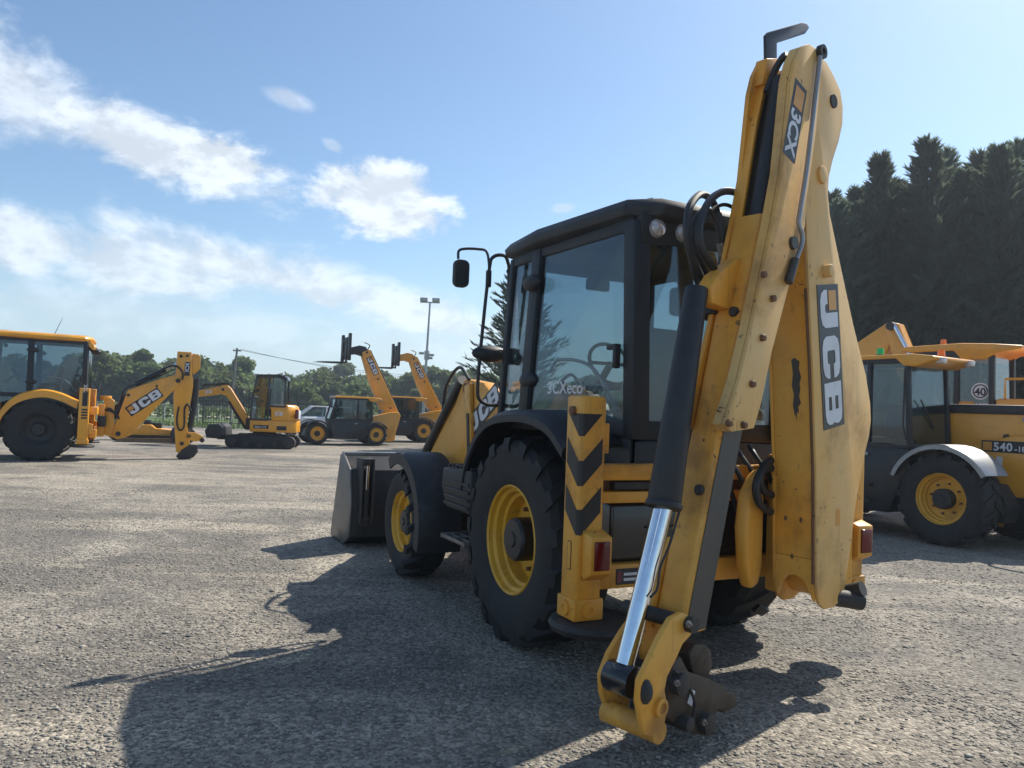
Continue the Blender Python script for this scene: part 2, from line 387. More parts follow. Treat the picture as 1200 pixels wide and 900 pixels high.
def text(parent, s, O, U, V, N, h, mat, name='lettering', depth=.002, spacing=1.0, bold=.0, align='LEFT'):
    cu = bpy.data.curves.new('t', 'FONT'); cu.body = s; cu.size = 1; cu.space_character = spacing; cu.offset = bold; cu.align_x = align; cu.resolution_u = 4
    o = bpy.data.objects.new('t', cu); col.objects.link(o); dg = bpy.context.evaluated_depsgraph_get()
    me = bpy.data.meshes.new_from_object(o.evaluated_get(dg)); bpy.data.objects.remove(o); bpy.data.curves.remove(cu)
    U, V, N = (Vector(x).normalized() for x in (U, V, N)); O = Vector(O)
    for vx in me.vertices: vx.co = O + U * (vx.co.x * h) + V * (vx.co.y * h) + N * depth
    me.materials.clear(); me.materials.append(MATS[mat]); me.name = name
    return link(name, me, mat, parent)

# photo pixels -> machine coordinates -------------------------------------------
def w2l(P, pose):
    X, Y, th = pose; dx, dy = P[0] - X, P[1] - Y
    return np.array([-math.sin(th) * dx + math.cos(th) * dy, -math.cos(th) * dx - math.sin(th) * dy, P[2]])
def ray_local(px, py, pose):
    o = w2l((0, 0, CAMH), pose); d = FW + (px - 600) / FPX * RT - (py - 450) / FPX * UP
    return o, w2l(np.array([0, 0, CAMH]) + d, pose) - o
def onl(px, py, ax, val, pose):
    o, e = ray_local(px, py, pose); return o + (val - o[ax]) / e[ax] * e

# wheels ------------------------------------------------------------------------
def wheel(parent, c, side, Rw, Wd, rim, rimmat='yellow_rim', lugs=18, hubmat='black_paint', dish=.17, seg=40, steer=0., nuts=False):
    cx, cy, cz = c; ax = Vector((math.sin(steer) * -side, side * math.cos(steer), 0)); hw = Wd / 2
    C = Vector(c); uu = Vector((math.cos(steer), math.sin(steer) , 0)) if steer else Vector((1, 0, 0)); zz = Vector((0, 0, 1))
    ax = Vector((-math.sin(steer), math.cos(steer), 0)) * side
    t = MB(); rc = Rw * .955
    prof = [(rim * .97, -hw * .78), (rim + .02, -hw * .86), ((rim + Rw) / 2, -hw), (Rw * .90, -hw * .95), (rc, -hw * .72), (rc + .006, 0), (rc, hw * .72), (Rw * .90, hw * .95), ((rim + Rw) / 2, hw), (rim + .02, hw * .86), (rim * .97, hw * .78)]
    t.lathe(prof, C, ax, seg)
    def pt(ang, r, h): return tuple(C + ax * h + (uu * math.cos(ang) + zz * math.sin(ang)) * r)
    dl = 2 * math.pi / lugs if lugs else 0
    for i in range(lugs):
        for sg in (-1, 1):
            a = i * dl + (dl / 2 if sg > 0 else 0); w_ = dl * .20; lead = .20 * (.7 / Rw) ** .3
            ring = []
            for hh, da, r0, r1, ww in ((-.03, 0, rc - .02, Rw, 1.), (.55, lead * .55, rc - .02, Rw * .998, 1.), (.93, lead, Rw * .90, Rw * .975, 1.15), (1.02, lead * 1.1, Rw * .84, Rw * .90, 1.2)):
                h_ = sg * hh * hw
                ring.append([pt(a + da - w_ * ww, r0, h_), pt(a + da + w_ * ww, r0, h_), pt(a + da + w_ * ww * .8, r1, h_), pt(a + da - w_ * ww * .8, r1, h_)])
            t.loft(ring)
    tyre = t.build('wheel', 'rubber', parent, smooth=35)
    yo = hw * .80; r = MB()
    r.lathe([(rim * .96, -yo), (rim, -yo), (rim, -yo + .01), (rim * .9, -yo + .03), (rim * .86, 0), (rim * .86, yo - dish), (rim * .50, yo - dish - .02)], C, ax, seg)
    r.lathe([(rim * 1.0, yo - .02), (rim * 1.015, yo), (rim * .985, yo + .012), (rim * .955, yo), (rim * .94, yo - .03), (rim * .88, yo - .045), (rim * .86, yo - .09), (rim * .80, yo - .10), (rim * .775, yo - dish), (rim * .46, yo - dish - .012), (rim * .40, yo - dish), (.001, yo - dish)], C, ax, seg)
    ro = r.build('rim', rimmat, tyre, smooth=30)
    h = MB().lathe([(rim * .40, yo - dish), (rim * .40, yo - .035), (rim * .36, yo - .015), (rim * .15, yo - .012), (rim * .13, yo - .002), (.001, yo - .002)], C, ax, 24)
    h.build('hub', hubmat, ro, smooth=30)
    for i in range(8 if nuts else 0):
        a = 2 * math.pi * i / 8 + .2; MB().cyl(pt(a, rim * .60, yo - dish - .02), pt(a, rim * .60, yo - dish + .03), rim * .045, 6).build('wheel_nut', 'rusty', ro, smooth=30)
    return tyre
def mudguard(parent, c, R0, y0, y1, a0, a1, mat, th=.018, lip=.05, n=14, name='mudguard', flat=None):
    """arched sheet over a wheel with a lip on the outer side (y1)"""
    mb = MB(); rings = []
    so = 1 if y1 > y0 else -1
    for i in range(n + 1):
        a = R(a0 + (a1 - a0) * i / n)
        def p(r, y): 
            x, z = math.cos(a) * r, math.sin(a) * r
            if flat: z = min(z, flat)
            return (c[0] + x, y, c[2] + z)
        rings.append([p(R0, y0), p(R0, y1 - so * th), p(R0 - lip, y1 - so * th), p(R0 - lip, y1), p(R0 + th * .4, y1), p(R0 + th, y1 - so * .02), p(R0 + th, y0)])
    return mb.loft(rings).build(name, mat, parent, smooth=50)
# ------------------------------------------------------------------ ground and field
def structure(name, mb, mat, **k): return tag(mb.build(name, mat, None, **k), kind='structure')
g = MB(); S = 1500
g.add([(-S, -60, 0), (S, -60, 0), (S, S, 0), (-S, S, 0)], [(0, 1, 2, 3)])
structure('ground', g, 'gravel_yard', smooth=0)
# grass field beyond the yard's edge, slightly above the yard
fm = MB(); nx = 60; edge = []
for i in range(nx + 1):
    x = -400 + 800 * i / nx; edge.append((x, 43.5 + 1.2 * mnoise.noise((x * .13, 3, 0)) + .012 * (x + 15), .02))
fm.add(edge + [(x, 1400, .6) for x, _, _ in edge], [(i, i + 1, nx + 2 + i, nx + 1 + i) for i in range(nx)])
structure('field', fm, 'field_grass', smooth=0)
pm = MB(); pp = []
for i in range(31):
    x = -120 + 130 * i / 30; yc = 66 + 1.5 * mnoise.noise((x * .03, 7, 0)); zz = .02 + .58 * (yc - 43) / 1357 + .012; pp.append(((x, yc - 1.7, zz), (x, yc + 1.7, zz + .004)))
pm.add([p for q in pp for p in q], [(2 * i, 2 * i + 2, 2 * i + 3, 2 * i + 1) for i in range(30)])
structure('path', pm, 'track_pale', smooth=0)

def fast_mesh(name, verts, faces_n, faces_flat, mat):
    me = bpy.data.meshes.new(name); nv = len(verts); nf = len(faces_flat) // faces_n
    me.vertices.add(nv); me.vertices.foreach_set('co', np.asarray(verts, 'f').ravel())
    me.loops.add(nf * faces_n); me.loops.foreach_set('vertex_index', np.asarray(faces_flat, 'i').ravel())
    me.polygons.add(nf); me.polygons.foreach_set('loop_start', np.arange(0, nf * faces_n, faces_n, dtype='i'))
    me.update(calc_edges=True); me.materials.append(MATS[mat]); return me
# loose stones lying on the yard
def stones():
    n = 210000
    # denser close by: stones are spread over the yard in front of and around the machine
    d = 1.9 + 13 * rng.random(n) ** 1.9; a = (rng.random(n) - .5) * R(96)
    x = d * np.sin(a); y = d * np.cos(a)
    cl = np.array([mnoise.noise((float(px) * .9, float(py) * .9, 0)) for px, py in zip(x, y)])
    keep = rng.random(n) < np.clip(.6 + cl * .9, .15, 1); x, y = x[keep], y[keep]; n = len(x)
    s = .0034 + .0105 * rng.random(n) ** 2.4 + (rng.random(n) < .006) * .011
    oct_ = np.array([(1, 0, 0), (0, 1, 0), (-1, 0, 0), (0, -1, 0), (0, 0, 1), (0, 0, -1)], float)
    f = np.array([(0, 1, 4), (1, 2, 4), (2, 3, 4), (3, 0, 4), (1, 0, 5), (2, 1, 5), (3, 2, 5), (0, 3, 5)])
    jit = oct_[None] * (.65 + .7 * rng.random((n, 6, 1))) + (rng.random((n, 6, 3)) - .5) * .5
    jit[:, :, 2] *= .42
    an = rng.random(n) * 6.283; c, sn = np.cos(an), np.sin(an)
    vx = jit[:, :, 0] * 1.3; vy = jit[:, :, 1]
    V = np.stack([(vx * c[:, None] - vy * sn[:, None]) * s[:, None] + x[:, None], (vx * sn[:, None] + vy * c[:, None]) * s[:, None] + y[:, None], jit[:, :, 2] * s[:, None] + s[:, None] * .16], 2)
    F = f[None] + (np.arange(n) * 6)[:, None, None]
    return tag(link('gravel', fast_mesh('gravel', V.reshape(-1, 3), 3, F.ravel(), 'stone'), 'stone'), 'loose grey and tan stones scattered over the yard', 'gravel', kind='stuff')
stones()
def grass_edge():
    n = 9000; x = -60 + 75 * rng.random(n); y = 42.3 + rng.random(n) ** 1.5 * 5 + .012 * (x + 15) + .8 * np.sin(x * .5)
    h = .10 + .28 * rng.random(n) ** 2; a = rng.random(n) * 6.283; wd = .03
    dx, dy = np.cos(a) * wd, np.sin(a) * wd; lx, ly = (rng.random(n) - .5) * .2, (rng.random(n) - .5) * .2
    V = np.stack([np.stack([x - dx, y - dy, 0 * x], 1), np.stack([x + dx, y + dy, 0 * x], 1), np.stack([x + lx, y + ly, h], 1)], 1)
    tag(link('grass', fast_mesh('grass', V.reshape(-1, 3), 3, np.arange(n * 3), 'grass_blade'), 'grass_blade'), 'ragged green grass along the edge of the yard', 'grass', kind='stuff')
grass_edge()
# ------------------------------------------------------------------ parts shared by the two backhoe loaders
def panel_glass(mb, corners, th=.006):
    """thin pane through 4+ corners (coplanar enough)"""
    c = [Vector(p) for p in corners]; nrm = (c[1] - c[0]).cross(c[2] - c[0]).normalized(); n = len(c)
    return mb.add([tuple(p + nrm * th / 2) for p in c] + [tuple(p - nrm * th / 2) for p in c], [tuple(range(n)), tuple(range(2 * n - 1, n - 1, -1))] + [(i, n + i, n + (i + 1) % n, (i + 1) % n) for i in range(n)])
def beam(mb, a, b, wa, wb, up=(0, 0, 1), wa2=None):
    """square bar from a to b; wa along the side direction, wb along 'up'-ish"""
    a, b = Vector(a), Vector(b); t = (b - a).normalized(); s_ = t.cross(Vector(up)).normalized(); u_ = s_.cross(t)
    r = []
    for p in (a, b): r.append([tuple(p + s_ * (sx * wa / 2) + u_ * (sz * wb / 2)) for sx, sz in ((-1, -1), (1, -1), (1, 1), (-1, 1))])
    return mb.loft(r)
def cab(root, roofmat, zb=1.50, zt=2.80, framemat='cab_trim', interior=True, rearlamps=True, fx=0.):
    A0, A1 = (.78 + fx, .72, zb - .35), (.72 + fx, .66, zt); B0, B1 = (.24, .77, zb), (.27, .68, zt); Cc0, Cc1 = (-.88, .585, zb - .05), (-.86, .615, zt)
    fr = MB()
    for sy in (1, -1):
        def q(p): return (p[0], p[1] * sy, p[2])
        beam(fr, q(A0), q(A1), .07, .06, (1, 0, 0)); beam(fr, q(B0), q(B1), .07, .13, (1, 0, 0))
        fr.loft([[q((p[0] - .05, p[1] - .075, p[2])), q((p[0] + .06, p[1] - .055, p[2])), q((p[0] + .07, p[1] + .045, p[2])), q((p[0] - .03, p[1] + .035, p[2]))] for p in (Cc0, Cc1)])
        # rails: bottom and top between the pillars
        for a, b in ((A0, B0), (B0, Cc0)):
            beam(fr, q((a[0], a[1], zb + .01)), q((b[0], b[1], zb + .01)), .06, .10)
        for a, b in ((A1, B1), (B1, Cc1)):
            beam(fr, q((a[0], a[1], zt - .02)), q((b[0], b[1], zt - .02)), .06, .09)
    beam(fr, (.72 + fx, -.66, zt - .02), (.72 + fx, .66, zt - .02), .06, .09)
    beam(fr, (-.865, -.60, zb + .0), (-.865, .60, zb + .0), .06, .12); beam(fr, (.77 + fx, -.70, zb - .1), (.77 + fx, .70, zb - .1), .06, .12)
    # rear header that carries the work lamps
    fr.loft([[(-.80, y, zt - .15) for y in (-.60, .60)] + [(-.91, y, zt - .15) for y in (.60, -.60)], [(-.80, y, zt + .03) for y in (-.62, .62)] + [(-.93, y, zt + .05) for y in (.62, -.62)]])
    f = fr.build('cab_frame', framemat, root, bevel=.008)
    # lower body between the wheels
    lo = MB(); lo.prism([(.80 + fx, 1.08), (.80 + fx, .80), (.35, .62), (-.55, .80), (-.90, 1.02), (-.90, 1.08)], -.55, .55, lambda a, b, w_: (a, w_, b)); lo.box(-.90, -.86, -.58, .58, 1.085, zb - .06)
    for sy in (1, -1): lo.box(-.85, .14, *sorted((sy * .56, sy * .60)), 1.085, zb - .045)
    lo.build('cab_floor', 'black_paint', root, bevel=.02)
    # roof: stacked outlines give the rounded crown
    def outline(s, dz):
        pts = [(.80 + s + fx, .55), (.74 + s + fx, .66 + s), (.20, .72 + s), (-.80 - s * .6, .63 + s), (-.93 - s, .50)]
        pts = pts + [(x, -y) for x, y in reversed(pts)]
        return [(x, y, dz) for x, y in pts]
    rf = MB(); rf.loft([outline(-.02, zt - .005), outline(.055, zt + .03), outline(.065, zt + .085), outline(.03, zt + .135), outline(-.10, zt + .165), outline(-.35, zt + .175)])
    roof = rf.build('roof', roofmat, root, bevel=.012, smooth=30)
    # panes
    gl = []
    def pane(name, pts, mat='glass'):
        o = panel_glass(MB(), pts).build(name, mat, root, smooth=0); gl.append(o); return o
    for sy in (1, -1):
        def q(p): return (p[0], p[1] * sy, p[2])
        pane('door_glass', [q((A0[0] - .03, .735, zb - .32)), q((B0[0] + .05, .775, zb + .05)), q((B1[0] + .05, .69, zt - .06)), q((A1[0] - .03, .672, zt - .06))])
        pane('quarter_window', [q((B0[0] - .05, .772, zb + .06)), q((Cc0[0] + .06, .615, zb + .06)), q((Cc1[0] + .06, .636, zt - .06)), q((B1[0] - .05, .688, zt - .06))])
    rw = MB(); ys = [-.53 + 1.06 * i / 6 for i in range(7)]
    rw.loft([[(-.90 - .05 * (1 - (y / .53) ** 2), y, z) for z in (zb + .06, zb + .5, zt - .14)] + [(-.894 - .05 * (1 - (y / .53) ** 2), y, z) for z in (zt - .14, zb + .5, zb + .06)] for y in ys])
    rw.build('rear_window', 'glass', root, smooth=40)
    pane('windscreen', [(.80 + fx, -.66, zb - .04), (.80 + fx, .66, zb - .04), (.735 + fx, .62, zt - .06), (.735 + fx, -.62, zt - .06)])
    MB().tube([(-.955, .05, zb + .10), (-.962, .25, zb + .55)], .010, 6).build('wiper', 'black_plastic', root)
    if rearlamps:
        for y in (.50, .30, -.30, -.50):
            L = MB().lathe([(.001, .055), (.03, .052), (.055, .035), (.06, .0), (.06, -.03)], (-.905, y, zt - .045), (-1, 0, .15), 18)
            lp = L.build('work_lamp', 'lens_clear', root, smooth=30)
    # hinges and handle on the near side
    for sy in (1, -1):
        for z in (zb + .32, zt - .26):
            MB().ell((.23, sy * .76, z), .12, .05, .062).build('hinge', 'black_plastic', root)
        h = MB(); h.box(-.78, -.66, *sorted((sy * .645, sy * .675)), zb + .50, zb + .535); h.box(-.79, -.755, *sorted((sy * .645, sy * .69)), zb + .38, zb + .535); h.build('window_handle', 'black_plastic', root, bevel=.01)
    if interior:
        zi = .27
        s_ = MB(); s_.box(-.25, .22, -.25, .25, 1.18 + zi, 1.30 + zi); s_.box(-.15, .15, -.18, .18, 1.08, 1.18 + zi); seat = s_.build('seat', 'seat_cloth', root, bevel=.05, segs=3)
        fz = lambda a, b, w_: (a, w_, b + zi)
        b_ = MB(); b_.prism([(-.30, 1.28), (-.18, 1.28), (-.22, 1.70), (-.28, 1.95), (-.36, 1.95), (-.34, 1.65)], -.22, .22, fz); b_.build('backrest', 'seat_cloth', seat, bevel=.04, segs=3)
        d_ = MB(); d_.prism([(.72 + fx, .82), (.72 + fx, 1.30), (.58 + fx, 1.36), (.42 + fx, 1.26), (.52 + fx, .82)], -.30, .30, fz); d_.build('dashboard', 'cab_trim', root, bevel=.015)
        for sg in (1, -1):
            c_ = MB(); c_.box(-.78, -.40, *sorted((sg * .26, sg * .44)), 1.085, 1.66); co = c_.build('console', 'cab_trim', root, bevel=.02)
            for k_ in range(2):
                y = sg * (.31 + .08 * k_); lv = MB(); lv.cyl((-.58, y, 1.64), (-.64, y, 1.90), .010, 8); lv.ell((-.645, y, 1.92), .024, .024, .035); lv.build('lever', 'black_plastic', co)
            ar = MB(); ar.box(-.30, .10, *sorted((sg * .29, sg * .36)), 1.76, 1.81); ar.build('armrest', 'seat_cloth', seat, bevel=.02)
        st = MB(); ring = [(.30 + fx + .19 * math.cos(a) * .45, .19 * math.sin(a), 1.72 + zi + .19 * math.cos(a) * .85) for a in np.linspace(0, 2 * math.pi, 25)]
        st.tube(ring, .015, 8); st.cyl((.52 + fx, 0, 1.5 + zi), (.30 + fx, 0, 1.72 + zi), .03, 8); st.cyl((.30 + fx, -.18, 1.72 + zi), (.30 + fx, .18, 1.72 + zi), .014, 8); st.build('steering_wheel', 'black_plastic', root)
        gb = MB().tube(smooth_path([(-.70, .60, 1.62), (-.45, .645, 1.90), (-.10, .69, 1.96), (.02, .70, 1.88)]), .012, 8).build('grab_bar', 'grey_metal', root)
        MB().box(.50 + fx, .56 + fx, -.10, .10, zt - .20, zt - .11).build('rear_view_mirror', 'black_plastic', root, bevel=.01)
    return f
def chevron_leg(root, sy, x0=-1.15, x1=-.98, ya=.97, yb=1.135, z0=.47, z1=1.69, chevron=True, mat='yellow_worn', foot=True, pad=1.):
    """stabiliser: box tube, lamp housing and foot"""
    def q(x, y, z): return (x, sy * y, z)
    b = MB().hexa([q(x0, ya, z0), q(x1, ya, z0), q(x1, yb, z0), q(x0, yb, z0), q(x0, ya, z1), q(x1, ya, z1), q(x1, yb, z1), q(x0, yb, z1)])
    leg = b.build('stabiliser_leg', mat, root, bevel=.02, segs=3)
    # top clip plate and collar at the foot
    cl = MB(); cl.box(x0 - .012, x1 + .012, min(sy * (ya - .012), sy * (yb + .012)), max(sy * (ya - .012), sy * (yb + .012)), z0 - .02, z0 + .10); cl.build('collar', mat, leg, bevel=.01)
    for p, d in (((x0 - .012, sy * (ya + yb) / 2, z0 + .04), (-1, 0, 0)), (((x0 + x1) / 2, sy * (yb + .012), z0 + .04), (0, sy, 0))):
        MB().lathe([(.045, 0), (.045, .012), (.02, .014), (.018, .006), (.001, .006)], p, d, 16).build('pin_boss', mat, leg, smooth=30)
    MB().lathe([(.026, -.01), (.026, .02), (.018, .024), (.001, .024)], (x0 + .085, sy * (yb + .001), z1 - .085), (0, sy, 0), 14).build('pin_head', 'rusty', leg, smooth=30)
    ear = MB().box(x0 + .02, x0 + .05, min(sy * (ya - .035), sy * ya), max(sy * (ya - .035), sy * ya), z1 - .32, z1 - .15); ear.build('guide_ear', mat, leg, bevel=.006)
    if chevron:
        e = .0025; r = .02
        fr_ = lambda a, b, w_: q(x0 - w_, yb - r - a, b)          # rear face: a runs inwards from the corner
        fs_ = lambda a, b, w_: q(x0 + r + a, yb + w_, b)          # outer face
        L = yb - ya - 2 * r - .004
        for zc, hh, kind in ((z1 - .225, .12, 0), (z1 - .50, .14, 1), (z1 - .77, .14, 1)):
            for fn in (fr_, fs_):
                mb = MB()
                if kind == 0: mb.prism([(0, zc), (L * .95, zc + .125), (0, zc + .125)], .001, e, fn)
                else: mb.prism([(0, zc), (L, zc + .125), (L, zc + .125 + hh), (0, zc + hh)], .001, e, fn)
                mb.build('chevron_stripe', 'decal_black', leg, smooth=0)
            mb = MB(); seg = [(x0 + r - math.sin(t) * (r + .0015), sy * (yb - r + math.cos(t) * (r + .0015))) for t in np.linspace(0, math.pi / 2, 5)]
            zl, zh = (zc, zc + .125) if kind == 0 else (zc, zc + hh)
            mb.loft([[(x, y, zl), (x, y, zh), (x + .003, y - sy * .003, zh), (x + .003, y - sy * .003, zl)] for x, y in seg]); mb.build('chevron_stripe', 'decal_black', leg, smooth=50)
    # tail lamp in a sloped housing
    y0_, y1_ = ya - .002, yb - .03
    hs = MB(); hs.prism([(z0 + .20, 0), (z0 + .25, .095), (z0 + .45, .095), (z0 + .48, 0)], y0_, y1_, lambda a, b, w_: q(x0 - b, w_, a)); hs.build('lamp_housing', mat, leg, bevel=.008)
    ln = MB(); ln.prism([(z0 + .27, .0), (z0 + .275, .012), (z0 + .425, .012), (z0 + .43, .0)], y0_ + .02, y1_ - .02, lambda a, b, w_: q(x0 - .0955 - b, w_, a)); ln.build('tail_lamp', 'lens_red', leg, bevel=.004)
    if foot:
        ft = MB().lathe([(.001, .075), (.20 * pad, .07), (.25 * pad, .055), (.265 * pad, .03), (.25 * pad, .0), (.001, -.005)], q((x0 + x1) / 2, ya - .02 + (1 - pad) * .2, z0 - .095), (0, 0, 1), 28); ft.build('foot_pad', 'dark_iron', root, smooth=30)
        MB().cyl(q((x0 + x1) / 2, (ya + yb) / 2, z0 - .04), q((x0 + x1) / 2, (ya + yb) / 2, z0), .06, 14).build('inner_leg', 'grease_steel', leg)
    return leg
# ------------------------------------------------------------------ the backhoe loader in front
POSE = (0.903, 5.756, 0.4574)
bh = empty('backhoe_loader', (POSE[0], POSE[1], 0), POSE[2] + math.pi / 2, 'worn yellow backhoe loader with black cab, its digging arm folded upright across the rear', 'backhoe loader', 'backhoe loaders parked in the yard')
for sy in (1, -1):
    wheel(bh, (0, sy * .80, .70), sy, .72, .43, .375, lugs=17, dish=.19, nuts=sy > 0)
    wheel(bh, (2.17, sy * .90, .505), sy, .505, .33, .288, lugs=16, dish=.12, steer=R(-9))
# rear mudguards: flat-topped plastic arches
for sy in (1, -1):
    mb = MB(); prof = [(.80, 1.05), (.72, 1.25), (.52, 1.47), (.25, 1.585), (-.20, 1.615), (-.55, 1.56), (-.78, 1.42)]
    rings = []
    for x, z in [(p_[0], p_[1]) for p_ in smooth_path([(a, b, 0) for a, b in prof], 5)]: rings.append([(x, sy * .50, z), (x, sy * .98, z - .015), (x, sy * 1.035, z - .05), (x * .985, sy * 1.035, z - .10), (x * .97, sy * 1.015, z - .10), (x * .97, sy * .97, z - .045), (x * .98, sy * .50, z - .03)])
    mb.loft(rings).build('rear_mudguard', 'black_plastic', bh, smooth=50)
    mudguard(bh, (2.17, 0, .505), .64, sy * .70, sy * 1.10, 62, 196, 'black_plastic', lip=.10, n=16, name='front_mudguard')
    # strut that carries the front mudguard
    beam(MB(), (2.17, sy * .62, .55), (2.17, sy * .80, 1.14), .05, .03).build('mudguard_bracket', 'black_paint', bh)
# chassis, axles, engine
ch = MB(); ch.box(-1.0, 3.0, -.30, .30, .62, .92); ch.box(.3, 1.7, -.42, .42, .55, 1.0); ch.box(1.75, 2.6, -.20, .20, .45, .65)
ch.cyl((0, -.62, .70), (0, .62, .70), .17, 18); ch.cyl((2.17, -.72, .505), (2.17, .72, .505), .10, 14)
ch.box(-1.03, -.85, -.95, .95, .62, .74); ch.build('chassis', 'dark_iron', bh, bevel=.015)
ho = MB(); ho.prism([(.85, .95), (.85, 1.52), (1.6, 1.53), (2.7, 1.40), (3.02, 1.30), (3.06, .80), (2.9, .70), (1.0, .80)], -.36, .36, lambda a, b, w_: (a, w_, b)); bonnet = ho.build('bonnet', 'yellow_clean', bh, bevel=.04, segs=3)
gr = MB()
for i in range(7): gr.box(3.055, 3.075, -.28, .28, .86 + i * .06, .89 + i * .06)
gr.build('grille', 'black_plastic', bonnet)
# side box and entry steps, left side; tank on the right
bx_ = MB(); bx_.prism([(.62, .78), (1.12, .78), (1.24, .95), (1.22, 1.10), (.62, 1.12)], .62, 1.02, lambda a, b, w_: (a, w_, b)); sb = bx_.build('battery_box', 'black_plastic', bh, bevel=.02)
rb = MB()
for i in range(7): rb.box(.66 + i * .075, .69 + i * .075, .66, 1.0, 1.115, 1.135)
rb.build('lid_ribs', 'black_plastic', sb, bevel=.004)
rb = MB()
for i in range(4): rb.box(.64, 1.15, 1.02, 1.032, .81 + i * .06, .835 + i * .06)
rb.build('side_ribs', 'black_plastic', sb, bevel=.004)
st = MB()
for y in (.72, .80, .88, .96, 1.03): st.box(.66, 1.12, y - .012, y + .012, .535, .565)
st.box(.64, .67, .70, 1.045, .53, .57); st.box(1.11, 1.14, .70, 1.045, .53, .57); st.box(.88, .90, .70, 1.045, .53, .57)
for x in (.70, 1.08): st.box(x - .02, x + .02, .70, .73, .56, .80)
st.build('step', 'worn_steel', bh, bevel=.004)
MB().cyl((.35, .60, .98), (1.55, .60, 1.07), .055, 16).build('hydraulic_tube', 'black_paint', bh)
MB().box(.45, 1.45, -1.0, -.60, .55, 1.10).build('fuel_tank', 'black_plastic', bh, bevel=.05)
# loader arms
armp = [(1.00, 1.40), (1.18, 1.68), (1.45, 1.83), (1.86, 1.87), (1.96, 1.80), (2.08, 1.64), (2.72, 1.13), (3.42, .60), (3.52, .42), (3.40, .34), (3.22, .38), (2.45, .86), (2.0, 1.00), (1.62, 1.05), (1.2, 1.10)]
fy = lambda a, b, w_: (a, w_, b)
for sy in (1, -1):
    a_ = MB(); y0_, y1_ = sorted((sy * .46, sy * .58)); a_.prism(armp, y0_, y1_, fy); arm = a_.build('loader_arm', 'yellow_worn', bh, bevel=.012)
    for x, z in ((1.78, 1.78), (1.15, 1.45), (3.38, .47)):
        MB().cyl((x, sy * .44, z), (x, sy * .61, z), .055, 16).build('pivot_pin', 'rusty', arm)
    # black edge ram along the front of the arm with its hose
    MB().tube([(1.95, sy * .56, 1.86), (2.55, sy * .56, 1.38), (3.1, sy * .56, .92)], [.06, .06, .06], 14).build('loader_ram', 'black_paint', arm)
    MB().tube([(3.05, sy * .56, .96), (3.42, sy * .56, .66)], .035, 14).build('ram_rod', 'chrome', arm)
    MB().tube(smooth_path([(1.72, sy * .60, 1.86), (1.95, sy * .61, 1.98), (2.25, sy * .61, 1.82), (2.36, sy * .60, 1.58)]), .016, 8).build('hose', 'hose', arm)
    # upright brace beside the arm
    b_ = MB(); b_.prism([(1.50, .95), (1.64, .95), (1.78, 1.80), (1.66, 1.83)], *sorted((sy * .585, sy * .625)), fy); b_.build('loader_tower', 'yellow_worn', arm, bevel=.01)
    MB().prism([(1.57, 1.15), (1.62, 1.15), (1.68, 1.55), (1.63, 1.55)], *sorted((sy * .626, sy * .634)), fy).build('hose_slot', 'decal_black', arm)
ang = math.atan2(.36, .62)
U_ = Vector((-math.cos(ang), 0, math.sin(ang))); V_ = Vector((math.sin(ang), 0, math.cos(ang)))
lgo = logo(bh, (1.64, .582, 1.33), U_ , V_, (0, 1, 0), .20)
MB().prism([(0, 0), (.70, 0), (.70, .09), (0, .09)], .001, .004, frame_fn((1.60, .581, 1.18), U_, V_, (0, 1, 0))).build('maroon_band', 'decal_maroon', bh)
# clam bucket
bk = MB()
inner = [(4.33, .10), (3.95, .09), (3.72, .20), (3.66, .50), (3.76, .80), (4.02, .98)]
outer = [(4.45, .02), (3.80, .03), (3.62, .12), (3.57, .50), (3.68, .86), (4.02, 1.02)]
bk.prism(outer + inner[::-1], -1.14, 1.14, fy)
loader_bucket = bk.build('loader_bucket', 'dark_iron', bh, bevel=.008)  # darker metal than its side plates: the back wall's shadow put into colour
for sy in (1, -1):
    sd = MB(); sd.prism([(4.45, .02), (3.80, .03), (3.62, .12), (3.57, .50), (3.68, .86), (4.02, 1.03), (4.13, 1.00), (4.42, .12)], *sorted((sy * 1.141, sy * 1.166)), fy); sp = sd.build('side_plate', 'worn_steel', loader_bucket, bevel=.005)
    rm = MB(); rm.cyl((3.52, sy * 1.01, .36), (3.51, sy * 1.01, .66), .042, 14); rmo = rm.build('clam_ram', 'dark_iron', loader_bucket)
    MB().cyl((3.51, sy * 1.01, .66), (3.50, sy * 1.01, .93), .027, 12).build('ram_rod', 'chrome', rmo)
    hd = MB(); hd.box(3.46, 3.72, sy * 1.07 - .012, sy * 1.07 + .012, .28, 1.0); hd.box(3.46, 3.72, sy * .95 - .012, sy * .95 + .012, .28, 1.0); hd.box(3.47, 3.60, sy * 1.01 - .05, sy * 1.01 + .05, .92, 1.0); hd.box(3.47, 3.62, sy * 1.01 - .05, sy * 1.01 + .05, .26, .37); hd.build('ram_bracket', 'dark_iron', rmo, bevel=.02)
    bkt = MB(); bkt.prism([(3.60, .25), (3.30, .30), (3.28, .52), (3.62, .72)], *sorted((sy * .40, sy * .64)), fy); bkt.build('arm_bracket', 'dark_iron', loader_bucket, bevel=.02)
MB().prism([(3.98, .985), (4.16, .985), (4.16, 1.035), (3.98, 1.035)], -1.14, 1.14, fy).build('top_rail', 'worn_steel', loader_bucket, bevel=.006)
for i in range(8):
    y = -1.05 + i * .30; MB().prism([(4.40, .025), (4.62, .012), (4.62, .03), (4.40, .075)], y - .04, y + .04, fy).build('tooth', 'worn_steel', loader_bucket)

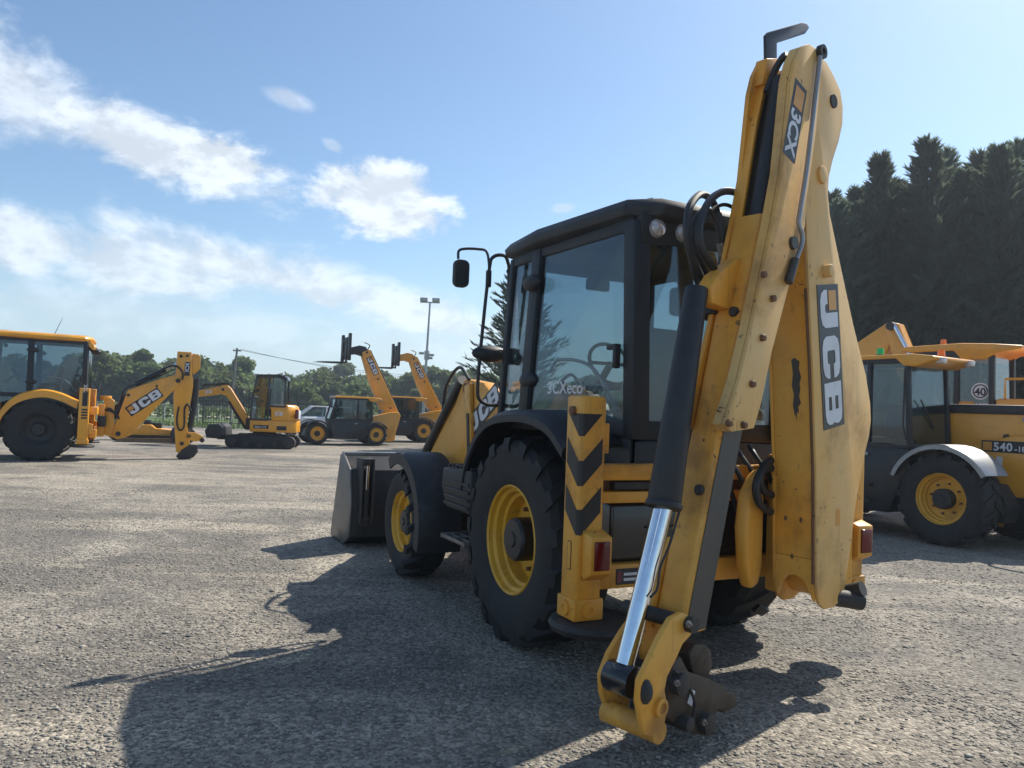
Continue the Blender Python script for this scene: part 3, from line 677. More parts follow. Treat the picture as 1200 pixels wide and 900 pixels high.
# cab with mirrors
cab(bh, 'black_plastic')
tO = onl(646, 461.5, 1, .752, POSE); tE = onl(690, 461.5, 1, .705, POSE)
tU = Vector(tE - tO); text(bh, '3CXeco', Vector(tO) + Vector((-.02, .042, 0)), tU, (0, 0, 1), (-.147, .986, 0), tU.length / 3.55, 'decal_white', bold=.012, depth=.004)
mr = MB(); loop = smooth_path([(.85, .66, 2.78), (.85, .70, 2.85), (.85, .80, 2.83), (.86, .83, 2.72), (.88, .86, 2.2), (.88, .88, 1.78), (.88, .85, 1.66), (.88, .72, 1.63), (.87, .66, 1.70), (.85, .645, 2.2), (.85, .655, 2.70), (.85, .66, 2.78)])
mr.tube(loop, .015, 8); mr.tube(smooth_path([(.86, .825, 2.70), (.87, .85, 2.86), (.87, .93, 2.88), (.87, 1.085, 2.855), (.87, 1.10, 2.78)]), .011, 8)
for z in (2.72, 1.72): mr.cyl((.80, .69, z), (.85, .665, z), .014, 8)
ma = mr.build('mirror_bracket', 'black_paint', bh)
mh = MB(); mh.prism(offset_rect(1.005, 1.135, 2.555, 2.775, .045), .84, .90, lambda a, b, w_: (w_, a, b)); mho = mh.build('mirror', 'black_plastic', bh, bevel=.012)
MB().prism(offset_rect(1.018, 1.122, 2.57, 2.76, .035), .836, .8395, lambda a, b, w_: (w_, a, b)).build('mirror_glass', 'mirror_glass', mho)
MB().box(.845, .885, .81, .85, 2.58, 2.72).build('mirror_clamp', 'black_plastic', ma, bevel=.008)
fl = MB().ell((.90, .77, 2.045), .075, .165, .07); fl.box(.85, .93, .60, .66, 2.02, 2.09); fl.build('side_lamp', 'black_plastic', bh)
m2 = MB().ell((.84, .62, 2.46), .02, .028, .14); m2.tube(smooth_path([(.85, .655, 2.62), (.83, .63, 2.72), (.82, .60, 2.66), (.84, .615, 2.58)]), .007, 6); m2.build('inner_mirror', 'black_plastic', bh)
rm = MB(); rm.tube(smooth_path([(.85, -.66, 2.78), (.86, -.80, 2.85), (.87, -1.08, 2.84)]), .013, 8); rmb = rm.build('mirror_bracket', 'black_paint', bh)
MB().prism(offset_rect(-1.14, -1.01, 2.52, 2.78, .045), .84, .90, lambda a, b, w_: (w_, a, b)).build('mirror', 'black_plastic', bh, bevel=.012)

# rear frame
for z0_, z1_ in ((1.215, 1.305), (1.085, 1.150), (.60, .735)):
    MB().box(-1.10, -.99, -1.0, .97, z0_, z1_).build('frame_rail', 'yellow_worn', bh, bevel=.008)
MB().box(-1.03, -1.0, -.98, .95, 1.152, 1.213).build('rail_channel', 'rusty', bh)
MB().box(-1.085, -1.03, .60, .86, 1.158, 1.205).build('rail_clamp', 'dark_iron', bh, bevel=.01)
for y in (.56, .30): MB().cyl((-1.09, y, 1.18), (-1.03, y, 1.18), .045, 14).build('carriage_bolt', 'rusty', bh)
tb = MB(); tb.box(-1.06, -.80, -.20, .86, .745, 1.075); tbo = tb.build('toolbox', 'black_gloss', bh, bevel=.02, segs=3)
MB().box(-1.072, -1.058, .40, .62, .93, .945).build('toolbox_handle', 'black_paint', tbo, bevel=.004)
MB().box(-1.0, -.80, -.98, -.22, .745, 1.075).build('frame_backing', 'dark_iron', bh, bevel=.01)
npl = MB(); npl.box(-1.106, -1.1015, .50, .84, .622, .712); np_ = npl.build('rear_plate', 'decal_black', bh)
for k, (y0_, y1_) in enumerate(((.66, .79), (.70, .79))):
    MB().box(-1.1085, -1.1065, y0_, y1_, .672 - k * .03, .688 - k * .03).build('lettering', 'decal_white', np_)
MB().box(-1.1085, -1.1065, .805, .835, .635, .70).build('badge', 'decal_maroon', np_)
chevron_leg(bh, 1); chevron_leg(bh, -1, chevron=False, pad=.6)
MB().prism(offset_rect(-1.09, -1.05, .72, .88, .008), .001, .003, lambda a, b, w_: (a, 1.135 + w_, b)).build('warning_sticker', 'decal_black', bh)
MB().prism(offset_rect(-1.086, -1.054, .725, .875, .006), .0032, .004, lambda a, b, w_: (a, 1.135 + w_, b)).build('warning_sticker', 'yellow_worn', bh)

# digging arm, built in its own plane: u runs from the kingpost to the left across the rear, w towards the rear
AS = R(16); DX, DY, NX, NY = -math.sin(AS), math.cos(AS), -math.cos(AS), -math.sin(AS); C0X, C0Y = -1.356, -.47
def fb(u, z, w_): return (C0X + DX * u + NX * w_, C0Y + DY * u + NY * w_, z)
def ub(px, py, w_):
    o, e = ray_local(px, py, POSE)
    Px, Py = C0X + NX * w_, C0Y + NY * w_
    t = ((Px - o[0]) * NX + (Py - o[1]) * NY) / (e[0] * NX + e[1] * NY); q = o + t * e
    return ((q[0] - C0X) * DX + (q[1] - C0Y) * DY, q[2])
UD = Vector((DX, DY, 0)); ND = Vector((NX, NY, 0)); ZD = Vector((0, 0, 1))
# carriage and kingpost
kp = MB(); kp.box(-1.22, -1.09, -.95, -.30, .52, 1.38)
kp.prism([(-.10, .62), (.10, .55), (.20, .62), (.22, 1.15), (.08, 1.30), (-.12, 1.28)], -.105, .14, fb); kpo = kp.build('kingpost', 'yellow_worn', bh, bevel=.015)
cv = MB(); cv.prism([(.36, .60), (.44, .58), (.50, .72), (.53, .95), (.50, 1.15), (.40, 1.26), (.32, 1.30), (.32, .72)], -.27, -.18, fb); cv.build('swing_link', 'yellow_worn', kpo, bevel=.03, segs=3)
MB().cyl(fb(-.12, .53, .05), fb(-.12, .60, .23), .045, 18).build('slew_pin', 'dark_iron', kpo)
MB().cyl(fb(.02, .545, .10), fb(-.13, .52, .22), .052, 18).build('foot_pin', 'dark_iron', kpo)
# boom: side plates reach lower than the closed box between them; the top carries the dipper pivot
top_r = [ub(x, y, .15) for x, y in ((962, 66), (969, 73), (978, 90), (985, 106), (988, 125), (987.5, 145), (983, 166), (976, 188), (971.5, 208), (970.5, 228), (972.5, 250))]
side = top_r + [(.111, 2.544), (-.083, 2.205), (-.283, 1.90), (-.355, 1.73), (-.374, 1.62), (-.350, 1.52), (-.297, 1.416), (-.179, 1.10), (-.121, .843), (-.053, .592), (.0, .53), (.09, .50), (.20, .505), (.27, .545), (.31, .66), (.346, 1.274), (.421, 1.907), (.498, 2.376), (.556, 2.80), (.57, 3.2), (.53, 3.6)]
boxp = [(u + .01, z - .01) for u, z in top_r] + [(.121, 2.544), (-.073, 2.205), (-.273, 1.90), (-.345, 1.73), (-.364, 1.62), (-.340, 1.52), (-.287, 1.416), (-.169, 1.10), (-.09, .82), (.10, .80), (.24, .80), (.3185, .80), (.3445, 1.274), (.4195, 1.907), (.4965, 2.376), (.5545, 2.80), (.565, 3.2), (.52, 3.58)]
bo = MB(); bo.prism(boxp, -.105, .128, fb)
boom = bo.build('boom', 'yellow_worn', bh, bevel=.008)
MB().prism(side, .1285, .150, fb).build('side_plate', 'yellow_faded_glare', boom, bevel=.004)
MB().prism(side, -.126, -.1055, fb).build('side_plate', 'yellow_worn', boom, bevel=.004)
u, z = ub(966, 318, .15); MB().cyl(fb(u, z, .15), fb(u, z, .20), .038, 16).build('pin_boss', 'yellow_faded_glare', boom, bevel=.004)
u, z = ub(962, 205, .15); MB().cyl(fb(u, z, .15), fb(u, z, .17), .05, 18).build('pin_boss', 'yellow_faded_glare', boom, bevel=.004)
# lettering on the boom reads downwards
tl = ub(955.5, 333, .153); br = ub(975, 505, .153)
# panel corners measured on the plate
lh = 3.35
ptop = Vector(fb(*ub(981, 333, .151), .151)); pbot = Vector(fb(*ub(990, 497, .151), .151)); ptl = Vector(fb(*ub(956.5, 334, .151), .151)); pbl = Vector(fb(*ub(964, 505, .151), .151))
Udir = ((pbl - ptl) + (pbot - ptop)).normalized(); Llen = (pbl - ptl).length; hgt = Llen / 3.35
Vdir = ((ptop - ptl) - Udir * (ptop - ptl).dot(Udir)).normalized()
hv = (ptop - ptl).dot(Vdir); decal = logo(boom, ptl, Udir, Vdir, ND, hv, Llen / hv / 3.35)
# small label near the foot
u, z = ub(980, 597, .151); MB().prism([(u, z), (u - .05, z), (u - .05, z - .10), (u, z - .10)], .1505, .152, fb).build('warning_sticker', 'decal_orange', boom)
ap = [(-.105, .585), (-.092, .565), (-.07, .64), (-.03, .685), (.02, .695), (.07, .675), (.105, .61), (.128, .555), (.128, .80), (-.105, .80)]
uF = lambda z: .308 + (z - .61) * .0552
MB().add([fb(uF(z), z, w_) for w_, z in ap] + [fb(uF(z) - .03, z, w_) for w_, z in ap], [tuple(range(10)), tuple(range(19, 9, -1))] + [(i, 10 + i, 10 + (i + 1) % 10, (i + 1) % 10) for i in range(10)]).build('foot_plate', 'yellow_worn', boom)
# bare grey patch worn into the inner face, with its ragged edge
wp = MB(); pts = [(0, 0), (.02, -.012), (.05, .01), (.044, .05), (.056, .10), (.045, .14), (.049, .17), (.040, .21), (.05, .25), (.034, .27), (.036, .31), (.024, .30), (.022, .36), (.014, .31), (.010, .33), (.0, .26), (.008, .2), (-.003, .15), (.006, .08)]
uE = lambda z: np.interp(z, [.61, 1.274, 1.907, 2.376, 2.80], [.308, .3445, .4195, .4965, .5545])
wp.add([fb(uE(1.95 - b) + .0025, 1.95 - b, .02 + a) for a, b in pts], [tuple(range(len(pts)))]); wp.build('worn_patch', 'grease_steel', boom, smooth=0)
for z, w0 in ((1.02, -.04), (1.02, .055), (.80, .0)):
    MB().ell(fb(uE(z) + .001, z, w0), .012, .006, .016, 8, 5).build('rust_spot', 'rusty', boom)
# weld seam along the front corner
MB().tube([fb(uE(z) + .001, z, .1285) for z in np.linspace(.66, 2.35, 9)], .009, 6).build('weld_seam', 'rusty', boom)

# dipper
DW = .176
dpx = [(940, 54), (932, 72), (927, 95), (917, 200), (906, 262), (894, 320), (881, 385), (867, 445), (850, 497), (858, 506), (884, 502), (893, 470), (905, 412), (925, 335), (938, 290), (944, 262), (946, 230), (952, 190), (957, 150), (961, 100), (962, 70), (956, 56), (948, 51)]
dip = MB().prism([ub(x, y, DW) for x, y in dpx], .152, DW, fb).build('dipper', 'yellow_faded_glare', bh, bevel=.006)
fil = [ub(x, y, DW) for x, y in dpx[:10]]; inn = [(u - .22, z + .03) for u, z in fil]; inn = [(max(u, .60), z) for u, z in inn]
MB().prism(fil + inn[::-1], .103, .1515, fb).build('channel_side', 'yellow_faded_glare', dip)
MB().prism([(u - .01, z) for u, z in fil] + inn[::-1], -.105, -.080, fb).build('side_plate', 'yellow_worn', dip)
dl = lambda z: .98 + .289 * (2.53 - z)       # outer line of the arm
# strip of the outer channel above the sliding part, with the dark channel and its ram
sb_ = MB(); zz = [2.55, 2.9, 3.25, 3.60]; sb_.loft([[fb(np.interp(z, [2.0, 2.79, 3.46, 3.64], [1.09, .89, .743, .66]) + du, z, ww) for du, ww in ((-.015, -.104), (.006, -.104), (.006, -.035), (-.015, -.035))] for z in zz]); sb_.build('channel_flange', 'yellow_worn', dip, bevel=.004)
dk = MB(); dk.loft([[fb(np.interp(z, [2.0, 2.79, 3.46, 3.64], [1.09, .89, .743, .66]) + du, z, ww) for du, ww in ((-.13, -.079), (-.09, -.079), (-.09, .102), (-.13, .102))] for z in (1.75, 2.4, 2.9, 3.25, 3.60)]); dk.build('channel_web', 'grease_steel', dip)
MB().cyl(fb(1.00, 2.12, .035), fb(.665, 3.52, .035), .052, 16).build('extension_ram', 'hose', dip)
MB().tube(smooth_path([fb(.70, 3.62, .08), fb(.66, 3.66, .05), fb(.66, 3.60, .0), fb(.72, 3.45, -.02)]), .02, 8).build('hose', 'hose', dip)
# bolts of the wear pads
for px, py in ((893, 322), (904, 350), (892, 396), (880, 450), (870, 498), (852, 496)):
    u, z = ub(px, py, DW); MB().lathe([(.019, 0), (.019, .02), (.014, .024), (.001, .024)], fb(u, z, DW), ND, 6).build('bolt', 'rusty', dip, smooth=20)
u, z = ub(928, 285, DW); MB().cyl(fb(u, z, DW - .01), fb(u, z, DW + .02), .036, 18).build('pad_boss', 'grease_steel', dip)
# pivot pins
u, z = ub(976, 119, .15); MB().cyl(fb(u, z, -.14), fb(u, z, .160), .040, 18).build('pivot_pin', 'dark_iron', dip)
u, z = ub(960, 62, DW); MB().lathe([(.018, 0), (.040, 0), (.040, .03), (.018, .03), (.018, 0)], fb(u, z, DW), ND, 18).build('lifting_eye', 'dark_iron', dip, smooth=30)
# lettering on the dipper: a square badge then three characters, reading downwards
a_ = Vector(fb(*ub(932, 91, DW), DW)); b_ = Vector(fb(*ub(917, 178, DW), DW)); Ud = (b_ - a_).normalized(); Vd = ND.cross(Ud)
if Vd.dot(UD) > 0: Vd = -Vd
L_ = (b_ - a_).length; W_ = .135
f_ = frame_fn(a_, Ud, Vd, ND)
pn = MB().prism([(0, 0), (L_, .0), (L_, W_), (0, W_)], .0006, .002, f_).build('decal', 'decal_black', dip, smooth=0)
MB().prism([(.03, .02), (.15, .02), (.15, W_ - .02), (.03, W_ - .02)], .0025, .0035, f_).build('badge', 'decal_orange', pn, smooth=0)
text(pn, '3CX', a_ + Ud * .165 + Vd * .018, Ud, Vd, ND, .142, 'decal_white', bold=.03, depth=.003, spacing=.95)
# pipe clipped along the dipper
pipe = [(961, 66), (957, 100), (951, 150), (945, 200), (938, 245), (936, 262), (940, 275), (939, 288), (932, 306)]
MB().tube(smooth_path([fb(*ub(x, y, .195), .195) for x, y in pipe], 4), .0135, 8).build('pipe', 'grey_metal', dip)
MB().tube([fb(*ub(932, 304, .195), .195), fb(*ub(924, 331, .192), .192)], [.022, .024], 10).build('hose_end', 'grease_steel', dip)
# sliding inner arm
zs = [2.70, 2.2, 1.7, 1.2, .9, .56]
sl = MB(); sl.loft([[fb(dl(z) + du, z, ww) for du, ww in ((-.20, -.078), (-.02, -.083), (.0, -.06), (.0, .075), (-.02, .098), (-.20, .100))] for z in zs])
sld = sl.build('sliding_arm', 'yellow_worn', bh, bevel=.006)
MB().loft([[fb(dl(z) + du, z, ww) for du, ww in ((-.19, .1003), (-.022, .1003), (-.022, .1035), (-.19, .1035))] for z in (1.62, 1.2, .9, .57)]).build('slide_face', 'grease_steel', sld)
for px, py in ((850, 363), (824, 574)):
    u, z = ub(px, py, .05); MB().lathe([(.028, -.01), (.028, .02), (.02, .026), (.001, .026)], fb(dl(z), z, .045), UD, 14).build('bolt', 'dark_iron', sld, smooth=20)
for z in (2.45, 2.40, 1.48):
    MB().ell(fb(dl(z) + .0005, z, -.01 + .03 * math.sin(z * 9)), .007, .004, .008, 8, 5).build('rust_spot', 'rusty', sld)
# bucket ram on the outside of the arm
r0, r1 = fb(1.290, 2.26, -.055), fb(1.583, 1.15, -.005); r2 = fb(1.835, .46, .0)
ba = MB().tube([r0, r1], [.060, .083], 18, flat=.9); ba.tube([Vector(r1) + (Vector(r0) - Vector(r1)) * .0, Vector(r1) + (Vector(r0) - Vector(r1)) * .03], [.090, .090], 18); ram = ba.build('bucket_ram', 'hose', bh, bevel=.01)
MB().cyl(r1, r2, .046, 20).build('ram_rod', 'chrome', ram)
ey = MB(); ey.cyl(fb(1.85, .40, -.075), fb(1.85, .40, .075), .072, 18); ey.cyl(r2, fb(1.85, .40, 0), .06, 14); ey.build('rod_eye', 'black_gloss', ram, bevel=.008)
MB().prism([(1.02, 2.16), (1.26, 2.18), (1.27, 2.26), (1.20, 2.34), (1.0, 2.46)], -.075, .02, fb).build('ram_bracket', 'yellow_worn', ram, bevel=.008)
# hoses looping over to the ram
for k, (pts, r_) in enumerate((([(835, 348), (818, 318), (806, 285), (806, 250), (815, 232), (825, 228), (836, 238), (843, 262), (846, 300), (842, 345)], .021), ([(842, 345), (838, 318), (822, 290), (820, 262), (832, 235), (850, 224), (868, 229), (882, 245)], .021), ([(840, 352), (846, 320), (846, 270), (842, 250)], .017), ([(832, 352), (826, 320), (815, 292), (812, 262)], .017))):
    ww = (-.16, -.10, -.20, -.19)[k]; MB().tube(smooth_path([fb(*ub(x, y, ww + .06 * math.sin(i * .7)), ww + .06 * math.sin(i * .7)) for i, (x, y) in enumerate(pts)], 5), r_, 8).build('hose', 'hose', ram)
hb = MB(); hb.tube([fb(*ub(838, 345, -.12), -.12), fb(*ub(836, 372, -.10), -.10)], [.045, .06], 12); hb.build('hose_clamp', 'dark_iron', ram)
# thin cable along the ram
MB().tube(smooth_path([fb(*ub(x, y, .06), .06) for x, y in ((796, 600), (784, 640), (774, 664), (770, 690), (762, 700))], 5), .006, 6).build('cable', 'hose', ram)
# tipping links
l1 = [(797, 717), (810, 724), (812, 732), (806, 744), (797, 754), (790, 770), (779, 792), (776, 808), (780, 828), (776, 846), (762, 862), (752, 860), (745, 822), (747, 797), (756, 778), (770, 748), (784, 724)]
l2 = [(744, 716), (752, 722), (748, 750), (738, 790), (734, 830), (722, 846), (712, 838), (703, 812), (702, 790), (712, 764), (728, 738)]
lp1 = [ub(x, y, .16) for x, y in l1]; lp2 = [ub(x, y, -.17) for x, y in l2]
lk = MB().prism(lp1, .145, .175, fb).build('tipping_link', 'yellow_worn', bh, bevel=.005)
MB().prism(lp2, -.185, -.155, fb).build('tipping_link', 'yellow_worn', bh, bevel=.005)
u, z = ub(806, 731, .175); MB().cyl(fb(u, z, -.19), fb(u, z, .215), .036, 16).build('link_pin', 'dark_iron', lk)
u, z = ub(757, 811, .178); MB().ell(fb(u, z, .172), .036, .036, .055, 14, 6).build('link_hole', 'dark_iron', lk)
u, z = ub(773, 829, .178); MB().lathe([(.042, 0), (.042, .02), (.025, .024), (.02, .012), (.001, .012)], fb(u, z, .175), ND, 16).build('pin_boss', 'yellow_worn', lk, smooth=30)
u, z = ub(742, 846, .0); MB().cyl(fb(u, z, -.165), fb(u, z, .15), .050, 18).build('cross_tube', 'yellow_worn', lk)
u, z = ub(722, 795, -.15); MB().cyl(fb(u, z, -.19), fb(u, z, -.10), .055, 18).build('pin_boss', 'yellow_worn', lk, bevel=.005)
# arm end plates and quick hitch
ep = MB(); ep.prism([(1.25, .95), (1.415, .99), (1.56, .66), (1.63, .52), (1.60, .40), (1.50, .36), (1.40, .42), (1.32, .62)], -.10, -.075, fb); ep.build('arm_end', 'yellow_worn', sld, bevel=.006)
hp = [(785, 776), (794, 768), (803, 786), (822, 792), (846, 803), (851, 815), (848, 828), (836, 832), (833, 848), (822, 861), (808, 858), (801, 842), (792, 838), (786, 846), (777, 838), (779, 806)]
def hpoly(pts, w_): return [(u, max(z, .006)) for u, z in (ub(x, y, w_) for x, y in pts)]
hit = MB().prism(hpoly(hp, .1), .088, .118, fb).build('quick_hitch', 'hitch_steel', bh, bevel=.006)
MB().prism(hpoly(hp, .0), -.135, -.105, fb).build('side_cheek', 'hitch_steel', hit, bevel=.006)
MB().prism(hpoly([(797, 762), (804, 752), (816, 752), (823, 758), (825, 778), (818, 796), (803, 796)], .0), -.06, .055, fb).build('hitch_lug', 'hitch_steel', hit, bevel=.014)
MB().prism(hpoly([(815, 800), (845, 806), (848, 822), (832, 830), (818, 822)], .0), -.104, .087, fb).build('hitch_hook', 'hitch_steel', hit, bevel=.012)
MB().tube(smooth_path([fb(*ub(x, y, .14), .14) for x, y in ((790, 786), (804, 800), (814, 822), (812, 842))], 4), .008, 6).build('hitch_hose', 'hose', hit)
for px, py, r_ in ((792, 800, .052), (824, 846, .05), (800, 846, .035)):
    u, z = ub(px, py, .12); z = max(z, .07); MB().cyl(fb(u, z, -.17), fb(u, z, .165), r_, 18).build('hitch_pin', 'dark_iron', hit, bevel=.006)
MB().prism([ub(x, y, .125) for x, y in ((806, 824), (811, 808), (815, 810), (811, 828))], .121, .124, fb).build('hitch_label', 'decal_white', hit)
# hook bracket at the top of the arm
hk = [(896, 72), (895.5, 42), (899, 38), (938, 27), (944, 28), (947, 33), (942, 40), (909, 51), (909, 74)]
MB().prism([ub(x, y, -.075) for x, y in hk], -.082, -.066, fb).build('hook_bracket', 'black_paint', dip, bevel=.003)
hk2 = [(888, 100), (893, 70), (909, 70), (908, 88), (900, 105)]
MB().prism([ub(x, y, -.06) for x, y in hk2], -.10, -.03, fb).build('bracket_foot', 'yellow_worn', dip, bevel=.006)
# hoses between kingpost and boom
for pts in ([(905, 548), (893, 552), (886, 570), (890, 590), (903, 600)], [(906, 538), (896, 546), (890, 562), (895, 575), (905, 580)]):
    MB().tube(smooth_path([fb(*ub(x, y, -.13), -.13) for x, y in pts]), .024, 8).build('hose', 'hose', kpo)
for k in range(3):
    MB().tube(smooth_path([fb(-.02 - .05 * k, 1.02 - .1 * k, -.02 + .03 * k), fb(-.14 - .04 * k, .92, .02), fb(-.16, .72, .05 + .02 * k), fb(-.06, .66, .04)]), .016, 8).build('hose', 'hose', kpo)
# boom ram on the far side
MB().cyl(fb(-.02, .95, -.20), fb(.28, 2.45, -.17), .065, 16).build('boom_ram', 'black_paint', boom)

for k in range(5):
    MB().tube(smooth_path([fb(-.10 - .02 * k, .78 + .05 * k, .10 - .05 * k), fb(-.26 - .03 * k, 1.05, .06 - .04 * k), fb(-.24, 1.28 + .04 * k, .02 - .03 * k), fb(-.20, 1.42, -.02 - .03 * k)]), .013, 7).build('hose', 'hose', kpo)
for k in range(4):
    y = -.25 + .12 * k; MB().tube(smooth_path([(-.98, y, 1.42), (-1.06, y + .02, 1.36), (-1.12, y - .05, 1.22), (-1.11, y - .16, 1.0)]), .016, 7).build('hose', 'hose', bh)

# thin feed hoses with crimped ends beside the ram, and grease nipples on the pins
for k, pts in enumerate(([(829, 352), (816, 330), (808, 300), (812, 262), (826, 244), (838, 258), (846, 300)], [(836, 350), (828, 322), (818, 296), (826, 256), (846, 240), (862, 246), (872, 262)], [(846, 350), (852, 318), (858, 280), (868, 262)])):
    P_ = [fb(*ub(x, y, -.135 - .02 * k), -.135 - .02 * k) for x, y in pts]; hz_ = MB().tube(smooth_path(P_, 5), .011, 7).build('hose', 'hose', ram)
    for a, b in ((0, 1), (-1, -2)): MB().cyl(P_[a], Vector(P_[a]).lerp(Vector(P_[b]), .35), .018, 8).build('hose_fitting', 'worn_steel', hz_)
for px, py, w_ in ((806, 731, .216), (792, 800, .166), (824, 846, .166)):
    u, z = ub(px, py, w_); MB().lathe([(.016, 0), (.016, .010), (.006, .012), (.006, .022), (.001, .024)], fb(u, max(z, .07), w_ - .001), ND, 8).build('grease_nipple', 'worn_steel', hit)
for z in (1.15, 1.9, 2.6):
    MB().tube([fb(np.interp(z, [.84, 1.10, 1.42, 1.62, 1.9, 2.2, 2.54, 2.9], [-.121, -.179, -.297, -.374, -.283, -.083, .111, .29]) - .012, z, w_) for w_ in (-.12, .145)], .010, 6).build('weld_seam', 'rusty', boom)
# ------------------------------------------------------------------ second backhoe loader, digging arm reaching out behind
P2_ = (-11.33, 18.63, R(115))
b2 = empty('backhoe_loader', (P2_[0], P2_[1], 0), P2_[2] + math.pi / 2, 'yellow roofed backhoe loader with its digging arm lowered to the gravel behind it', 'backhoe loader', 'backhoe loaders parked in the yard')
for sy in (1, -1):
    wheel(b2, (0, sy * .80, .72), sy, .74, .46, .36, rimmat='black_paint', lugs=16, dish=.16, seg=32)
    wheel(b2, (2.17, sy * .90, .50), sy, .50, .33, .27, rimmat='black_paint', lugs=14, dish=.12, seg=28)
    mb = MB(); rings = []
    for x, z, _ in smooth_path([(.82, .98, 0), (.72, 1.22, 0), (.52, 1.46, 0), (.25, 1.60, 0), (-.10, 1.66, 0), (-.45, 1.58, 0), (-.78, 1.42, 0)], 4):
        rings.append([(x, sy * .50, z), (x, sy * .97, z), (x, sy * 1.03, z - .03), (x * .97, sy * 1.03, z - .19), (x * .95, sy * 1.0, z - .19), (x * .95, sy * .96, z - .05), (x * .97, sy * .50, z - .04)])
    mb.loft(rings).build('rear_mudguard', 'yellow_clean', b2, smooth=50)
    mb = MB(); rings = []
    for x, z, _ in smooth_path([(.80, .90, 0), (.70, 1.12, 0), (.50, 1.34, 0), (.25, 1.44, 0), (-.10, 1.49, 0), (-.45, 1.42, 0), (-.76, 1.28, 0)], 4):
        rings.append([(x, sy * .55, z), (x, sy * 1.0, z), (x, sy * 1.012, z - .08), (x * .96, sy * 1.0, z - .08), (x * .96, sy * .55, z - .05)])
    mb.loft(rings).build('wheel_arch', 'black_plastic', b2, smooth=50)
    mudguard(b2, (2.17, 0, .50), .62, sy * .72, sy * 1.06, 40, 170, 'black_plastic', lip=.06)
    chevron_leg(b2, sy, x0=-1.02, x1=-.80, z0=.42, z1=1.72, chevron=False, mat='yellow_clean', foot=True)
    a_ = MB(); a_.prism([(x - .0, z) for x, z in armp], *sorted((sy * .46, sy * .58)), fy); a_.build('loader_arm', 'yellow_clean', b2, bevel=.012)
ch = MB(); ch.box(-.95, 3.0, -.30, .30, .62, .92); ch.box(.3, 1.7, -.42, .42, .5, 1.0); ch.cyl((0, -.62, .70), (0, .62, .70), .17, 14); ch.cyl((2.17, -.72, .50), (2.17, .72, .50), .10, 12); ch.build('chassis', 'dark_iron', b2, bevel=.015)
ho = MB(); ho.prism([(.85, .95), (.85, 1.52), (1.6, 1.53), (2.7, 1.40), (3.02, 1.30), (3.06, .80), (2.9, .70), (1.0, .80)], -.36, .36, fy); ho.build('bonnet', 'yellow_clean', b2, bevel=.04)
bk = MB(); bk.prism(outer + inner[::-1], -1.14, 1.14, fy); lb2 = bk.build('loader_bucket', 'worn_steel', b2, bevel=.008)
for sy in (1, -1): MB().prism([(4.45, .02), (3.80, .03), (3.62, .12), (3.57, .50), (3.68, .86), (4.02, 1.03), (4.42, .12)], *sorted((sy * 1.141, sy * 1.166)), fy).build('side_plate', 'worn_steel', lb2)
cab(b2, 'yellow_clean', zt=2.83, rearlamps=False, fx=.35)
MB().tube([(-.15, .35, 3.0), (-.30, .35, 3.42)], [.008, .004], 6).build('aerial', 'black_paint', b2)
vis = MB(); vis.prism([(-.84, 2.93), (-1.0, 2.80), (-1.05, 2.66), (-.99, 2.65), (-.86, 2.78)], -.62, .62, fy); vis.build('roof_visor', 'yellow_clean', b2, bevel=.02)
for y in (.48, -.48): MB().ell((-1.02, y, 2.66), .10, .10, .07).build('work_lamp', 'black_plastic', b2)
# stickers on the stabiliser
MB().prism([(-.98, 1.30), (-.87, 1.30), (-.87, 1.64), (-.98, 1.64)], 1.1365, 1.139, fy).build('decal', 'decal_black', b2)
text(b2, '3CX', (-.89, 1.14, 1.62), (0, 0, -1), (1, 0, 0), (0, 1, 0), .10, 'decal_white', bold=.03, depth=.001) if False else text(b2, '3CX', (-.955, 1.14, 1.61), (0, 0, -1), (-1, 0, 0), (0, 1, 0), -.10, 'decal_white', bold=.03, depth=.001)
for i in range(4): MB().box(-.985, -.865, 1.1365, 1.139, 1.0 + .065 * i, 1.04 + .065 * i).build('warning_stripe', 'decal_black', b2)
# kingpost, boom, dipper: all in the middle plane
k2 = MB(); k2.box(-1.18, -1.02, -.95, .95, .55, .75); k2.box(-1.18, -1.02, -.95, .95, 1.10, 1.28); k2.box(-1.30, -1.15, -.28, .28, .55, 1.35)
k2.prism([(-1.28, .60), (-1.52, .52), (-1.60, .62), (-1.52, .90), (-1.50, 1.44), (-1.40, 1.52), (-1.26, 1.45)], -.10, .10, fy); k2.build('kingpost', 'yellow_clean', b2, bevel=.012)
MB().cyl((-1.42, .0, .98), (-1.80, .0, 1.58), .10, 14).build('boom_ram', 'hose', b2)
for k in range(3): MB().tube(smooth_path([(-1.22, .1 * k - .1, 1.2), (-1.38, .1 * k, 1.30 - .05 * k), (-1.55, .08 * k, 1.12), (-1.62, .14, 1.0)]), .025, 6).build('hose', 'hose', b2)
MB().box(-1.34, -1.16, -.42, .42, .80, 1.06).build('slew_ram', 'black_paint', b2, bevel=.02)
MB().cyl((-1.30, 0, 1.46), (-1.30, 0, 1.56), .13, 16).build('kingpost_cap', 'yellow_clean', b2, bevel=.01)
bp_ = [(-1.48, .56), (-1.56, .92), (-1.766, 1.684), (-1.80, 1.73), (-2.515, 2.05), (-2.89, 2.18), (-2.98, 2.10), (-2.95, 1.86), (-2.83, 1.75), (-2.45, 1.30), (-2.12, .85), (-1.937, .61), (-1.75, .52), (-1.58, .48)]
boom2 = MB().prism(bp_, -.13, .13, fy).build('boom', 'yellow_clean', b2, bevel=.012)
ang2 = math.atan2(2.05 - .95, -(2.515 - 1.5)); Ub = Vector((-.78, 0, .626)).normalized(); Vb = Vector((.626, 0, .78)).normalized()
